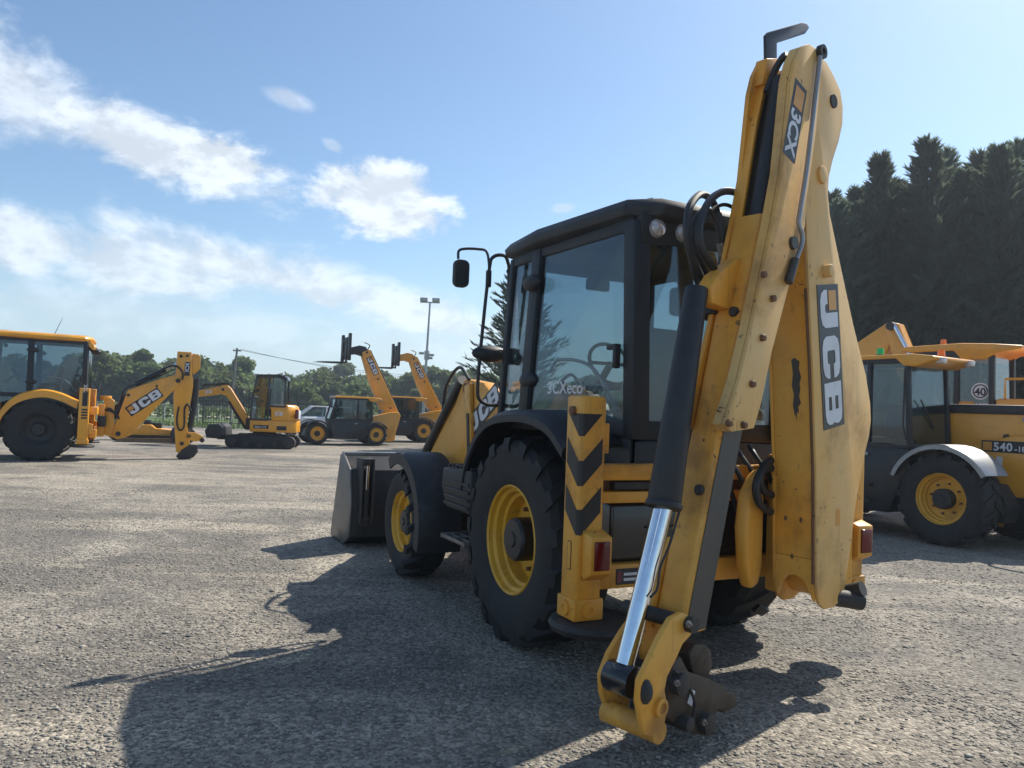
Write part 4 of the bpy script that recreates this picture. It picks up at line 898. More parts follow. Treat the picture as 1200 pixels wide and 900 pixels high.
logo(boom2, (-1.90, .132, 1.02), (-.80, 0, .60), (-.60, 0, -.80), (0, 1, 0), -.24) if False else logo(boom2, (-1.90, .132, 1.06), (-.79, 0, .613), (.613, 0, .79), (0, 1, 0), .27)
MB().cyl((-1.95, .0, 1.88), (-2.62, .0, 2.30), .065, 14).build('dipper_ram', 'black_paint', boom2)
MB().cyl((-2.62, 0, 2.30), (-2.95, 0, 2.50), .035, 12).build('ram_rod', 'chrome', boom2)
MB().tube(smooth_path([(-2.45, .14, 2.12), (-2.62, .15, 2.33), (-2.85, .15, 2.40), (-3.02, .15, 2.25), (-3.03, .15, 2.05)]), .025, 8).build('hose', 'hose', boom2)
dp_ = [(-2.88, 2.78), (-3.22, 2.78), (-3.24, 2.40), (-3.30, 1.9), (-3.20, .95), (-3.25, .62), (-3.30, .40), (-3.05, .14), (-2.97, .20), (-2.93, .60), (-2.84, 1.60), (-2.87, 2.30)]
dip2 = MB().prism(dp_, -.11, .11, fy).build('dipper', 'yellow_clean', b2, bevel=.012)
MB().prism([(-3.24, 2.74), (-3.38, 2.74), (-3.44, 2.68), (-3.45, 2.36), (-3.30, 2.20), (-3.24, 2.30)], -.12, .06, fy).build('sliding_arm', 'yellow_clean', b2, bevel=.012)
MB().tube([(-3.38, 0, 2.10), (-3.36, 0, 1.5), (-3.28, 0, .80)], [.07, .085, .07], 14).build('bucket_ram', 'hose', b2)
MB().prism([(-3.07, 2.16), (-3.20, 2.16), (-3.20, 2.52), (-3.07, 2.52)], .1115, .114, fy).build('decal', 'decal_black', dip2)
text(dip2, '3CX', (-3.175, .115, 2.50), (0, 0, -1), (1, 0, 0), (0, 1, 0), .13, 'decal_white', bold=.03, depth=.001)
MB().tube(smooth_path([(-2.98, .13, 1.35), (-2.95, .13, 1.0), (-3.02, .13, .75), (-3.13, .13, .85), (-3.12, .13, 1.3), (-3.2, .13, 1.42), (-3.28, .12, 1.25)]), .022, 8).build('hose', 'hose', dip2)
lk2 = MB(); lk2.prism([(-3.22, .70), (-3.45, .68), (-3.60, .60), (-3.62, .50), (-3.40, .46), (-3.24, .52)], -.15, -.11, fy); lk2.build('tipping_link', 'yellow_clean', b2, bevel=.008)
lk2 = MB(); lk2.prism([(-3.22, .70), (-3.45, .68), (-3.60, .60), (-3.62, .50), (-3.40, .46), (-3.24, .52)], .11, .15, fy); lk2.build('tipping_link', 'yellow_clean', b2, bevel=.008)
MB().cyl((-3.58, -.18, .50), (-3.58, .18, .50), .06, 12).build('link_pin', 'dark_iron', b2)
qh2 = MB(); qh2.prism([(-2.98, .06), (-3.10, .24), (-3.30, .38), (-3.46, .36), (-3.50, .20), (-3.40, .05), (-3.25, .004), (-3.05, .004)], -.14, .14, fy); qh2.build('quick_hitch', 'dark_iron', b2, bevel=.015)
for i in range(3): MB().box(-1.24 - .0, -1.18, -.35, .35, .80 + .12 * i, .85 + .12 * i).build('kingpost_rib', 'yellow_clean', b2)

for x_, z_, r_ in ((-1.62, .62, .06), (-2.93, 2.02, .06), (-2.97, 2.66, .04), (-3.12, 2.68, .035), (-1.80, 1.60, .04), (-2.44, 1.86, .03), (-3.10, .40, .05), (-3.26, .60, .05)): MB().cyl((x_, -.15, z_), (x_, .15, z_), r_, 12).build('pivot_pin', 'dark_iron', b2)
for k in range(3): MB().tube(smooth_path([(-1.60, .05 + .03 * k, 1.30), (-1.72, .06 + .03 * k, 1.74), (-2.10, .05 + .03 * k, 1.94), (-2.50, .05 + .03 * k, 2.12), (-2.80, .05 + .03 * k, 2.30)]), .018, 6).build('hose', 'hose', b2)
# ------------------------------------------------------------------ mini excavator
mx = empty('mini_excavator', (-8.42, 26.3, 0), R(188), 'yellow mini excavator with black cab on rubber tracks', 'mini excavator')
for sy in (1, -1):
    tr = MB(); op = arc(.92, .21, .21, -90, 90, 8) + arc(-.92, .21, .21, 90, 270, 8)
    tr.prism(op, *sorted((sy * .45, sy * .78)), fy); tk = tr.build('track', 'rubber', mx, bevel=.015)
    pads = MB()
    for i in range(20):
        x = -.9 + i * .095; pads.box(x - .025, x + .025, *sorted((sy * .44, sy * .79)), .415, .44); pads.box(x - .025, x + .025, *sorted((sy * .44, sy * .79)), -.0, .02)
    tag(pads.build('track_pads', 'rubber', tk), kind='stuff')
    for x in (-.92, -.46, 0, .46, .92): MB().cyl((x, sy * .60, .20 if abs(x) > .5 else .13), (x, sy * .80, .20 if abs(x) > .5 else .13), .16 if abs(x) > .5 else .09, 16).build('track_roller', 'dark_iron', tk)
und = MB(); und.box(-.5, .5, -.5, .5, .20, .48); und.cyl((0, 0, .45), (0, 0, .56), .38, 24); und.build('undercarriage', 'dark_iron', mx, bevel=.02)
bl = MB(); bl.prism([(1.30, .28), (1.72, .30), (1.78, .52), (1.68, .74), (1.36, .76), (1.24, .66), (1.22, .40)], -.75, .75, fy); bl.box(.4, 1.45, .28, .42, .24, .36); bl.box(.4, 1.45, -.42, -.28, .24, .36); bl.build('dozer_blade', 'dark_iron', mx, bevel=.01)
bd = MB(); bd.loft([[(.38, -.68, z), (.38, .68, z), (-.85, .68, z), (-1.12, .45, z), (-1.18, 0, z), (-1.12, -.45, z), (-.85, -.68, z)] for z in (.54, .94)]); bd.build('body', 'yellow_clean', mx, bevel=.04, segs=3)
cw = MB(); cw.loft([[(-.30 + s, -.66 - s * 0, z), (-.30 + s, .66, z), (-.82, .66 - s * .3, z), (-1.10 + s, .42, z), (-1.16 + s, 0, z), (-1.10 + s, -.42, z), (-.82, -.66 + s * .3, z)] for z, s in ((.94, 0), (1.25, .01), (1.42, .06), (1.48, .16))]); cwo = cw.build('engine_cover', 'yellow_clean', mx, bevel=.03, segs=3)
MB().box(-1.16, -1.06, .46, .56, 1.02, 1.34).build('tail_lamp', 'lens_red', cwo, bevel=.02)
MB().box(-1.185, -1.12, .05, .45, 1.0, 1.30).build('cover_band', 'white_paint', cwo, bevel=.02)
MB().prism([(.25, .66), (-.24, .66), (-.24, .78), (.25, .78)], .6815, .684, fy).build('decal', 'decal_black', mx)
text(mx, '8026 CTS', (.20, .686, .685), (-1, 0, 0), (0, 0, 1), (0, 1, 0), .09, 'decal_white', bold=.015, depth=.001)
MB().prism([(-.50, .62), (-.82, .62), (-.82, .76), (-.50, .76)], .6815, .684, fy).build('vent', 'black_plastic', mx)
text(mx, 'JCB', (-.42, .668, 1.12), (-1, 0, 0), (0, 0, 1), (0, 1, 0), .17, 'decal_white', bold=.04, depth=.002)
fc = MB()
cp = {'f0': (.38, 1.0), 'f1': (.26, 2.36), 'r0': (-.62, 1.42), 'r1': (-.62, 2.28)}
for y in (.66, -.10):
    for a, b in (((.36, .96), (.32, 1.7)), ((.32, 1.7), (.22, 2.38)), ((.22, 2.40), (-.52, 2.42)), ((-.52, 2.42), (-.72, 2.28)), ((-.72, 2.28), (-.74, 1.42)), ((-.20, .96), (-.20, 2.40)), ((-.22, 1.42), (-.74, 1.42)), ((.36, .96), (-.2, .96))): beam(fc, (a[0], y, a[1]), (b[0], y, b[1]), .06, .07, (0, 1, 0))
for x, z in ((.36, .98), (.22, 2.38), (-.70, 2.30), (-.74, 1.44)): beam(fc, (x, -.10, z), (x, .66, z), .06, .07)
fc.build('cab_frame', 'black_gloss', mx, bevel=.008)
MB().prism([(.26, 2.40), (-.55, 2.44), (-.78, 2.30), (-.72, 2.44), (-.50, 2.50), (.24, 2.47)], -.14, .70, fy).build('cab_roof', 'black_gloss', mx, bevel=.02)
for nm, c_ in (('door_glass', [(.31, .655, 1.0), (-.18, .655, 1.0), (-.18, .655, 2.36), (.20, .655, 2.34), (.29, .655, 1.7)]), ('side_window', [(-.22, .655, 1.45), (-.70, .655, 1.45), (-.68, .655, 2.26), (-.52, .655, 2.38), (-.22, .655, 2.38)]), ('windscreen', [(.345, -.08, 1.0), (.345, .62, 1.0), (.225, .62, 2.34), (.225, -.08, 2.34)])):
    panel_glass(MB(), c_).build(nm, 'glass_far', mx, smooth=0)
se = MB(); se.box(-.55, -.08, .05, .52, 1.1, 1.32); se.box(-.58, -.42, .05, .52, 1.3, 1.95); se.build('seat', 'seat_cloth', mx, bevel=.04)
sw = MB(); sw.box(.38, .62, -.12, .12, .58, .98); sw.build('swing_post', 'dark_iron', mx, bevel=.02)
mb_ = MB().prism([(.42, .72), (.52, .98), (1.18, 1.98), (1.30, 2.08), (1.48, 2.06), (1.60, 1.92), (1.48, 1.76), (1.28, 1.70), (.74, .88), (.60, .68)], -.09, .09, fy).build('boom', 'yellow_clean', mx, bevel=.012)
MB().cyl((.62, 0, .62), (1.22, 0, 1.52), .055, 12).build('boom_ram', 'black_paint', mb_)
md = MB().prism([(1.36, 2.04), (1.50, 2.04), (2.75, 1.72), (2.78, 1.60), (2.6, 1.58), (1.55, 1.74), (1.36, 1.90)], -.075, .075, fy).build('dipper', 'yellow_clean', mx, bevel=.012)
MB().cyl((1.22, 0, 2.12), (2.1, 0, 2.05), .045, 12).build('dipper_ram', 'black_paint', md)
text(md, 'JCB', (1.98, .078, 1.76), (-1, 0, .12), (.12, 0, 1), (0, 1, 0), .14, 'decal_white', bold=.04, depth=.002)
for k in range(2): MB().tube(smooth_path([(.55, .10 - .04 * k, 1.05), (.95, .11, 1.78), (1.30, .11, 2.14), (1.75, .09, 2.06)]), .014, 6).build('hose', 'hose', mb_)
MB().box(-.05, .08, .665, .685, 1.55, 1.60).build('door_handle', 'black_plastic', mx, bevel=.006)
MB().tube(smooth_path([(.38, .68, 1.05), (.44, .70, 1.25), (.40, .69, 1.70)]), .012, 6).build('grab_rail', 'black_paint', mx)
MB().box(.26, .34, .30, .46, 2.40, 2.50).build('work_lamp', 'lens_clear', mx, bevel=.015)
for x_, z_ in ((1.42, 1.92), (.52, .84)): MB().cyl((x_, -.12, z_), (x_, .12, z_), .045, 12).build('pivot_pin', 'dark_iron', mb_)
mk = MB(); mk.prism([(2.72, 1.66), (2.92, 1.55), (2.95, 1.25), (2.75, 1.02), (2.48, .98), (2.40, 1.04), (2.62, 1.18), (2.68, 1.42)], -.25, .25, fy); mk.build('bucket', 'dark_iron', mx, bevel=.015)

# ------------------------------------------------------------------ telescopic handlers
def telehandler(loc, rz, label, S_, boom_deg, blen, big=False, group=None, knuckle='black_paint', fork=True):
    t = empty('telescopic_handler', loc, rz, label, 'telehandler', group)
    wb, Rw, Ww, rr, tw = S_['wb'], S_['R'], S_['W'], S_['rim'], S_['tw']          # wheelbase, tyre radius, width, rim, half track
    xf, xr = wb / 2, -wb / 2; H_ = S_['H']; cl0, cl1 = S_['cab']
    for x in (xf, xr):
        for sy in (1, -1):
            wheel(t, (x, sy * tw, Rw), sy, Rw, Ww, rr, lugs=18 if big else 14, seg=36 if big else 24, dish=.14 if big else .08, hubmat='dark_iron', nuts=big and x < 0 and sy > 0)
            mudguard(t, (x, 0, Rw), Rw * 1.14, sy * (tw - Ww * .55), sy * (tw + Ww * .62), 22 if x < 0 else 40, 150 if x < 0 else 158, 'grey_metal' if (big and x < 0) else 'black_plastic', lip=.05 if big else .04, n=14)
    c_ = MB(); c_.prism([(xf + Rw * .9, Rw * .75), (xf + Rw * .7, Rw * 1.35), (xr - Rw * .6, Rw * 1.35), (xr - Rw * .9, Rw * .9), (xr - Rw * .8, Rw * .55), (xf + Rw * .5, Rw * .5)], -tw * .55, tw * .55, fy)
    c_.cyl((xf, -tw, Rw), (xf, tw, Rw), Rw * .2, 12); c_.cyl((xr, -tw, Rw), (xr, tw, Rw), Rw * .2, 12); c_.build('chassis', 'dark_iron', t, bevel=.02)
    yo = tw + Ww * .45                       # outer face of the body
    # cab pod on the left side
    zb = Rw * .55; zs = S_['sill']; f0, f1 = cl1, cl0
    pod = MB(); pod.prism([(f0 + .28, zs), (f0 + .10, zb + .1), (xf - Rw * 1.15, zb), (xr + Rw * 1.2, zb), (f1, zs - .25), (f1, zs)], yo - S_['cw'], yo - .02, fy); pod.build('cab_lower', 'black_paint', t, bevel=.02)
    fr_ = MB(); y1_, y0_ = yo - .04, yo - S_['cw'] + .02
    top = H_ - .10
    mid = f1 + (f0 - f1) * .42
    for y in (y1_, y0_):
        for a, b in (((f0 + .25, zs), (f0 + .02, top)), ((mid, zs), (mid, top)), ((f1, zs), (f1 + .06, top)), ((f0 + .02, top), (f1 + .06, top)), ((f0 + .26, zs), (f1, zs))): beam(fr_, (a[0], y, a[1]), (b[0], y, b[1]), .06, .07, (0, 1, 0))
    for x, z in ((f0 + .25, zs), (f0 + .02, top), (f1, zs), (f1 + .06, top)): beam(fr_, (x, y0_, z), (x, y1_, z), .06, .07)
    fr_.build('cab_frame', 'cab_trim', t, bevel=.008)
    for nm, pts in (('windscreen', [(f0 + .24, y0_ + .03, zs + .03), (f0 + .24, y1_ - .03, zs + .03), (f0 + .03, y1_ - .03, top - .03), (f0 + .03, y0_ + .03, top - .03)]), ('rear_window', [(f1, y0_ + .03, zs + .03), (f1, y1_ - .03, zs + .03), (f1 + .06, y1_ - .03, top - .03), (f1 + .06, y0_ + .03, top - .03)]),
                    ('door_glass', [(f0 + .20, y1_, zs + .04), (mid + .04, y1_, zs + .04), (mid + .04, y1_, top - .04), (f0 + .01, y1_, top - .04)]), ('side_window', [(mid - .04, y1_, zs + .04), (f1 + .04, y1_, zs + .04), (f1 + .09, y1_, top - .04), (mid - .04, y1_, top - .04)]),
                    ('side_window', [(f0 + .20, y0_, zs + .04), (f1 + .04, y0_, zs + .04), (f1 + .09, y0_, top - .04), (f0 + .01, y0_, top - .04)])):
        panel_glass(MB(), pts).build(nm, 'glass' if big else 'glass_far', t, smooth=0)
    rf = MB(); rp = [(f0 + .10, top + .02), (f0 + .08, H_ - .02), (f0 - .1, H_), (f1 - .05, H_ - .01), (f1 - .34, H_ - .05), (f1 - .36, H_ - .10), (f1 - .10, top - .09), (f1 + .10, top - .08), (f1 + .22, top + .03)]
    rf.prism(rp, y0_ - .05, y1_ + .05, fy); roof = rf.build('roof', 'yellow_clean', t, bevel=.03, segs=3)
    se = MB(); xs = (f0 + f1) / 2; se.box(xs - .3, xs + .2, (y0_ + y1_) / 2 - .22, (y0_ + y1_) / 2 + .22, zs - .05, zs + .12); se.box(xs - .35, xs - .2, (y0_ + y1_) / 2 - .22, (y0_ + y1_) / 2 + .22, zs + .1, zs + .62); se.build('seat', 'seat_cloth', t, bevel=.04)
    db = MB(); db.box(f0 - .02, f0 + .16, y0_ + .1, y1_ - .1, zs - .1, zs + .22); db.cyl((f0 + .05, (y0_ + y1_) / 2, zs + .2), (f0 - .15, (y0_ + y1_) / 2, zs + .38), .02, 8); db.tube([(f0 - .15 + .06 * math.cos(a), (y0_ + y1_) / 2 + .17 * math.sin(a), zs + .38 + .15 * math.cos(a)) for a in np.linspace(0, 6.283, 19)], .014, 6); db.build('dashboard', 'cab_trim', t)
    # boom tower and boom, right of the cab
    by0, by1 = y0_ - S_['bw'] - .09, y0_ - .09; px_, pz = S_['pivot']
    tw_ = MB(); tw_.prism([(xr + Rw * .95, Rw * 1.1), (xr + Rw * .85, pz - .25), (px_ + .25, pz + .02), (px_ - .16, pz + .06), (px_ - .26, pz - .10), (xr - S_['tail'], Rw * 1.15), (xr - S_['tail'] + .02, Rw * .50), (xr - S_['tail'] + .25, Rw * .32), (xr - Rw * .2, Rw * .42), (xr + Rw * .3, Rw * .9)], by1 + .01, min(y1_ - .18 if not big else by1 + .10, by1 + .30), fy)
    tower = tw_.build('boom_tower', 'yellow_clean', t, bevel=.03, segs=3)
    MB().prism([(xr + Rw * .6, Rw * 1.1), (xr + Rw * .4, pz - .25), (px_ - .20, pz), (xr - S_['tail'], Rw * 1.15), (xr - S_['tail'] + .02, Rw * .5), (xr - Rw * .2, Rw * .42)], by0 - .12, by0 - .01, fy).build('boom_tower', 'yellow_clean', t, bevel=.02)
    MB().prism([(xr - S_['tail'] + .04, Rw * .34), (xr - S_['tail'] - .04, Rw * .50), (xr - S_['tail'] - .05, Rw * 1.0), (xr - S_['tail'] + .12, Rw * 1.12), (xr - Rw * .6, Rw * 1.1), (xr - Rw * .5, Rw * .36)], by0 - .14, by1 + .12, fy).build('counterweight', 'yellow_clean' if not big else 'black_paint', t, bevel=.04, segs=3)
    ca, sa = math.cos(R(boom_deg)), math.sin(R(boom_deg))
    def fbm(a, b, w_): return (px_ + ca * a - sa * b, w_, pz + sa * a + ca * b)
    d0_ = S_['bd']; bm_ = MB(); bm_.prism([(-.10, -d0_ * .45), (-.12, d0_ * .3), (0, d0_ * .45), (blen * .55, d0_ * .36), (blen, d0_ * .26), (blen, -d0_ * .34), (blen * .55, -d0_ * .62), (.4, -d0_ * .66)], by0, by1, fbm)
    bo_ = bm_.build('boom', 'yellow_clean', t, bevel=.025, segs=3)
    if big:
        MB().prism([(.1, d0_ * .42), (blen * .9, d0_ * .31), (blen * .9, d0_ * .50), (.1, d0_ * .60)], by0 + .05, by1 + .02, fbm).build('boom_guard', 'black_paint', bo_, bevel=.01)
    MB().cyl(fbm(blen * .10, -d0_ * .6, by1 + .05), (px_ + 1.0 * wb * .45, by1 + .05, Rw * 1.1), .05, 10).build('lift_ram', 'grey_metal', bo_)
    lgh = d0_ * .42; lx = blen * .93
    logo(bo_, fbm(lx, d0_ * .21, by1 + .002), Vector(fbm(0, 0, 0)) - Vector(fbm(1, 0, 0)), Vector(fbm(0, 1, 0)) - Vector(fbm(0, 0, 0)), (0, 1, 0), .01) if False else None
    if not big:
        Ud_ = -(Vector(fbm(1, 0, 0)) - Vector(fbm(0, 0, 0))); Vd_ = Vector(fbm(0, 1, 0)) - Vector(fbm(0, 0, 0))
        logo(bo_, Vector(fbm(blen * .90, -d0_ * .22, by1 + .002)), Ud_, Vd_, (0, 1, 0), d0_ * .42)
    # fittings: mirror, work lamps, hoses along the boom, exhaust, grab rail, marker
    for k_ in range(3): MB().tube(smooth_path([fbm(.15, d0_ * .42 + .03, by1 - .06 - .05 * k_), fbm(blen * .4, d0_ * .40 + .03, by1 - .06 - .05 * k_), fbm(blen * .75, d0_ * .33 + .03, by1 - .06 - .05 * k_), fbm(blen * .98, d0_ * .28 + .03, by1 - .06 - .05 * k_)]), .016, 6).build('hose', 'hose', bo_)
    MB().tube(smooth_path([fbm(blen * .99, 0, by1 - .02), fbm(blen * 1.05, .2, by1 + .03), fbm(blen * 1.12, .05, by1 + .02)]), .02, 6).build('hose', 'hose', bo_)
    for q_ in (.08, .55, .97): 
        p0 = fbm(blen * q_, -d0_ * .02, by0 - .02); p1 = fbm(blen * q_, -d0_ * .02, by1 + .03); MB().cyl(p0, p1, .04, 12).build('pivot_pin', 'dark_iron', bo_)
    mm = MB(); mm.tube(smooth_path([(f0 + .12, y1_ + .0, zs + .45), (f0 + .25, y1_ + .14, zs + .55), (f0 + .25, y1_ + .18, zs + .70)]), .012, 6); mmo = mm.build('mirror_bracket', 'black_paint', t)
    MB().box(f0 + .23, f0 + .28, y1_ + .10, y1_ + .27, zs + .45, zs + .72).build('mirror', 'black_plastic', mmo, bevel=.02)
    for y in (y0_ + .12, y1_ - .12):
        MB().box(f0 + .06, f0 + .15, y - .06, y + .06, H_ - .10, H_ - .01).build('work_lamp', 'lens_clear', roof, bevel=.015)
        MB().box(f1 - .40, f1 - .30, y - .06, y + .06, H_ - .15, H_ - .07).build('work_lamp', 'lens_clear', roof, bevel=.015)
    MB().tube([(f1 + .04, y1_ + .03, zs + .10), (f1 + .08, y1_ + .05, zs + .3), (f1 + .08, y1_ + .03, top - .12)], .014, 6).build('grab_rail', 'black_paint', t)
    MB().box(mid - .02, mid + .10, yo - .02, yo + .01, zs - .16, zs - .11).build('door_handle', 'grey_metal', t, bevel=.008)
    for z in (Rw * .78, Rw * 1.15): MB().box(mid - .1, mid + .35, yo - .10, yo + .08, z - .02, z + .02).build('step', 'dark_iron', t, bevel=.006)
    MB().box(xr - S_['tail'] - .06, xr - S_['tail'] - .02, by1 - .06, by1 + .08, Rw * .95, Rw * 1.25).build('tail_lamp', 'lens_red', t, bevel=.01)
    # knuckle with carriage and forks held level
    tip = Vector(fbm(blen, -d0_ * .04, (by0 + by1) / 2)); yc = (by0 + by1) / 2
    kn = MB(); kl = S_['kn']; kn.prism([(tip.x - .12, tip.z - .08), (tip.x - .02, tip.z + .16), (tip.x + .25, tip.z + .20), (tip.x + kl, tip.z + .06), (tip.x + kl, tip.z - .22), (tip.x + kl * .5, tip.z - .16), (tip.x + .10, tip.z - .22)], by0 + .03, by1 - .03, fy); kn.build('boom_head', knuckle, t, bevel=.02)
    if fork:
        cx = tip.x + kl; cr = MB(); cr.box(cx, cx + .10, yc - .66, yc - .46, tip.z - .45, tip.z + .62); cr.box(cx, cx + .10, yc + .46, yc + .66, tip.z - .45, tip.z + .62); cr.box(cx + .02, cx + .08, yc - .5, yc + .5, tip.z + .30, tip.z + .42); cr.box(cx + .02, cx + .08, yc - .5, yc + .5, tip.z - .25, tip.z - .10); cr.box(cx - .02, cx + .06, yc - .26, yc + .26, tip.z - .4, tip.z + .5)
        for y in (-.30, .30): cr.box(cx + .10, cx + .14, yc + y - .06, yc + y + .06, tip.z - .52, tip.z + .45)
        cro = cr.build('fork_carriage', 'black_paint', t, bevel=.01)
        for y in (-.36, .36):
            MB().prism([(cx + .10, tip.z - .30), (cx + .15, tip.z - .30), (cx + .16, tip.z - .50), (cx + 1.25, tip.z - .545), (cx + 1.25, tip.z - .56), (cx + .10, tip.z - .56)], yc + y - .055, yc + y + .055, fy).build('fork_tine', 'dark_iron', cro)
    return t, dict(yo=yo, y0=y0_, y1=y1_, by1=by1, by0=by0, f0=f0, f1=f1, top=top, roof=roof, tower=tower, px=px_, pz=pz, xr=xr)
small = dict(wb=2.30, R=.43, W=.30, rim=.27, tw=.70, H=1.90, cab=(-.95, .45), sill=.98, cw=.80, bw=.40, bd=.55, pivot=(-2.02, 1.30), tail=.95, kn=.70)
HD = Vector((-.90, -.44, 0)).normalized(); rz1 = math.atan2(HD.y, HD.x)
telehandler((-6.62, 30.3, 0), rz1, 'compact telehandler, raised boom ending in a black fork head', small, 64, 2.75, group='telehandlers with raised forks')
med = dict(small, R=.52, rim=.30, H=2.03, wb=2.45, pivot=(-2.10, 1.42), tail=1.0, sill=1.05)
telehandler((-5.30, 34.6, 0), rz1 + R(-4), 'telehandler whose raised boom ends in a long yellow elbow and forks', med, 62, 2.75, knuckle='yellow_clean', group='telehandlers with raised forks')
bigd = dict(wb=2.75, R=.63, W=.46, rim=.345, tw=.93, H=2.62, cab=(-.92, .60), sill=1.30, cw=.98, bw=.55, bd=.72, pivot=(-2.05, 1.50), tail=1.35, kn=.7)
hd3 = Vector((-.5, .866, 0)); rz3 = math.atan2(hd3.y, hd3.x)
lf3 = Vector((-hd3.y, hd3.x, 0))
cen = Vector((5.81, 10.33, 0)) - lf3 * (.93 + .20) + hd3 * (2.75 / 2)
t3, q3 = telehandler(tuple(cen), rz3, 'large telehandler with yellow cab roof, green and orange beacons and its boom lowered', bigd, 1.5, 4.6, big=True, group=None)
# beacons, text and small fittings of the large handler
def beacon(parent, x, y, z, mat):
    b = MB().lathe([(.055, 0), (.058, .015), (.05, .02), (.048, .075), (.04, .095), (.001, .10)], (x, y, z + .02), (0, 0, 1), 16); o = b.build('beacon', mat, parent, smooth=35)
    MB().cyl((x, y, z - .02), (x, y, z + .022), .062, 14).build('beacon_base', 'black_plastic', o)
    return o
beacon(t3, q3['f0'] - .95, q3['y1'] - .12, 2.61, 'lens_green'); beacon(t3, q3['f1'] - .02, q3['y0'] + .25, 2.60, 'lens_orange')
yT = q3['by1'] + .10 + .001
MB().prism([(-1.40, 1.28), (-2.16, 1.28), (-2.16, 1.44), (-1.40, 1.44)], yT, yT + .003, fy).build('decal', 'decal_black', t3)
MB().prism([(-1.42, 1.30), (-1.54, 1.30), (-1.54, 1.42), (-1.42, 1.42)], yT + .0035, yT + .005, fy).build('badge', 'decal_orange', t3)
text(t3, '540', (-1.56, yT + .0035, 1.305), (-1, 0, 0), (0, 0, 1), (0, 1, 0), .155, 'decal_white', bold=.03, depth=.001, spacing=1.1)
text(t3, '-180', (-1.835, yT + .0035, 1.305), (-1, 0, 0), (0, 0, 1), (0, 1, 0), .10, 'decal_white', bold=.03, depth=.001, spacing=1.1)
MB().prism([(-1.60, 1.10), (-1.68, 1.10), (-1.68, 1.22), (-1.60, 1.22)], yT, yT + .002, fy).build('sticker', 'decal_white', t3)
for x, z in ((-2.08, .72), (-2.45, .66)): MB().cyl((x, yT - .01, z), (x, yT + .012, z), .035, 14).build('bolt_hole', 'dark_iron', t3)
MB().box(-2.75, -2.35, yT, yT + .10, .42, .82).build('tank_box', 'yellow_clean', t3, bevel=.02)
tb_ = MB(); 
for k in range(3): tb_.tube(smooth_path([(-1.95 - .02 * k, yT + .03, 1.72), (-2.02, yT + .03, 1.86 + .03 * k), (-2.25, yT + .03, 1.92 + .03 * k), (-2.7, yT + .03, 1.90 + .03 * k)]), .016, 6)
tb_.build('hoses', 'grey_metal', t3)
MB().cyl((.55, q3['yo'] - .02, .95), (.55, q3['yo'] + .01, .95), .03, 12).build('side_marker', 'lens_orange', t3)
wp = MB(); wp.tube([(q3['f1'] - .02, q3['y1'] - .20, q3['top'] - .55), (q3['f1'] + .0, q3['y1'] - .55, q3['top'] - .95)], .012, 6); wp.build('wiper', 'black_plastic', t3)

# ------------------------------------------------------------------ wheeled excavator behind it
Pe = (9.35, 14.7); hde = Vector((-.62, .78, 0)); rze = math.atan2(hde.y, hde.x)
ex = empty('wheeled_excavator', (Pe[0], Pe[1], 0), rze, 'wheeled excavator with yellow roof and a round number 40 sticker on its black cab', 'excavator')
for x in (1.3, -1.3):
    for sy in (1, -1): wheel(ex, (x, sy * .95, .55), sy, .55, .40, .32, lugs=14, seg=24, dish=.12)
cc = MB(); cc.box(-2.0, 2.0, -.55, .55, .5, 1.0); cc.box(-1.2, 1.2, -.95, .95, .85, 1.15); cc.cyl((0, 0, 1.1), (0, 0, 1.3), .55, 24); cc.build('chassis', 'dark_iron', ex, bevel=.03)
ub_ = MB(); ub_.box(-1.7, 1.3, -1.15, 1.15, 1.28, 1.55); ub_.build('turntable', 'yellow_clean', ex, bevel=.05)
eb = MB(); eb.loft([[(-.35, -1.15, z), (-.35, 1.15, z), (-1.5, 1.15, z), (-1.85 + s, .7, z), (-1.85 + s, -.7, z), (-1.5, -1.15, z)] for z, s in ((1.5, 0), (2.0, .02), (2.15, .15))]); eb.build('engine_cover', 'yellow_clean', ex, bevel=.05)
fe = MB()
for y in (1.12, .15):
    for a, b in (((1.25, 1.5), (1.05, 2.98)), ((1.05, 2.98), (-.28, 2.98)), ((-.28, 2.98), (-.30, 1.5)), ((.30, 1.5), (.30, 2.98)), ((1.25, 1.9), (-.30, 1.9))): beam(fe, (a[0], y, a[1]), (b[0], y, b[1]), .09, .10, (0, 1, 0))
for x, z in ((1.25, 1.5), (1.05, 2.98), (-.28, 2.98), (-.3, 1.9)): beam(fe, (x, .15, z), (x, 1.12, z), .09, .10)
fe.build('cab_frame', 'cab_trim', ex, bevel=.01)
lowp = MB(); lowp.box(-.28, 1.2, 1.06, 1.12, 1.52, 1.88); lowp.build('cab_panel', 'black_paint', ex, bevel=.01)
rf = MB(); rf.prism([(1.35, 3.06), (1.25, 3.14), (.2, 3.17), (-.3, 3.14), (-.78, 3.09), (-.80, 3.03), (-.40, 2.97), (-.2, 2.86), (.20, 2.86), (.35, 3.03), (1.1, 3.02)], .08, 1.20, fy); rf.build('roof', 'yellow_clean', ex, bevel=.03)
for nm, pts in (('door_glass', [(1.15, 1.12, 1.95), (.34, 1.12, 1.95), (.34, 1.12, 2.92), (1.02, 1.12, 2.92)]), ('side_window', [(.26, 1.12, 1.95), (-.26, 1.12, 1.95), (-.24, 1.12, 2.92), (.26, 1.12, 2.92)]), ('rear_window', [(-.30, .2, 1.95), (-.30, 1.08, 1.95), (-.28, 1.08, 2.92), (-.28, .2, 2.92)]), ('windscreen', [(1.22, .2, 1.6), (1.22, 1.08, 1.6), (1.06, 1.08, 2.92), (1.06, .2, 2.92)])):
    panel_glass(MB(), pts).build(nm, 'glass', ex, smooth=0)
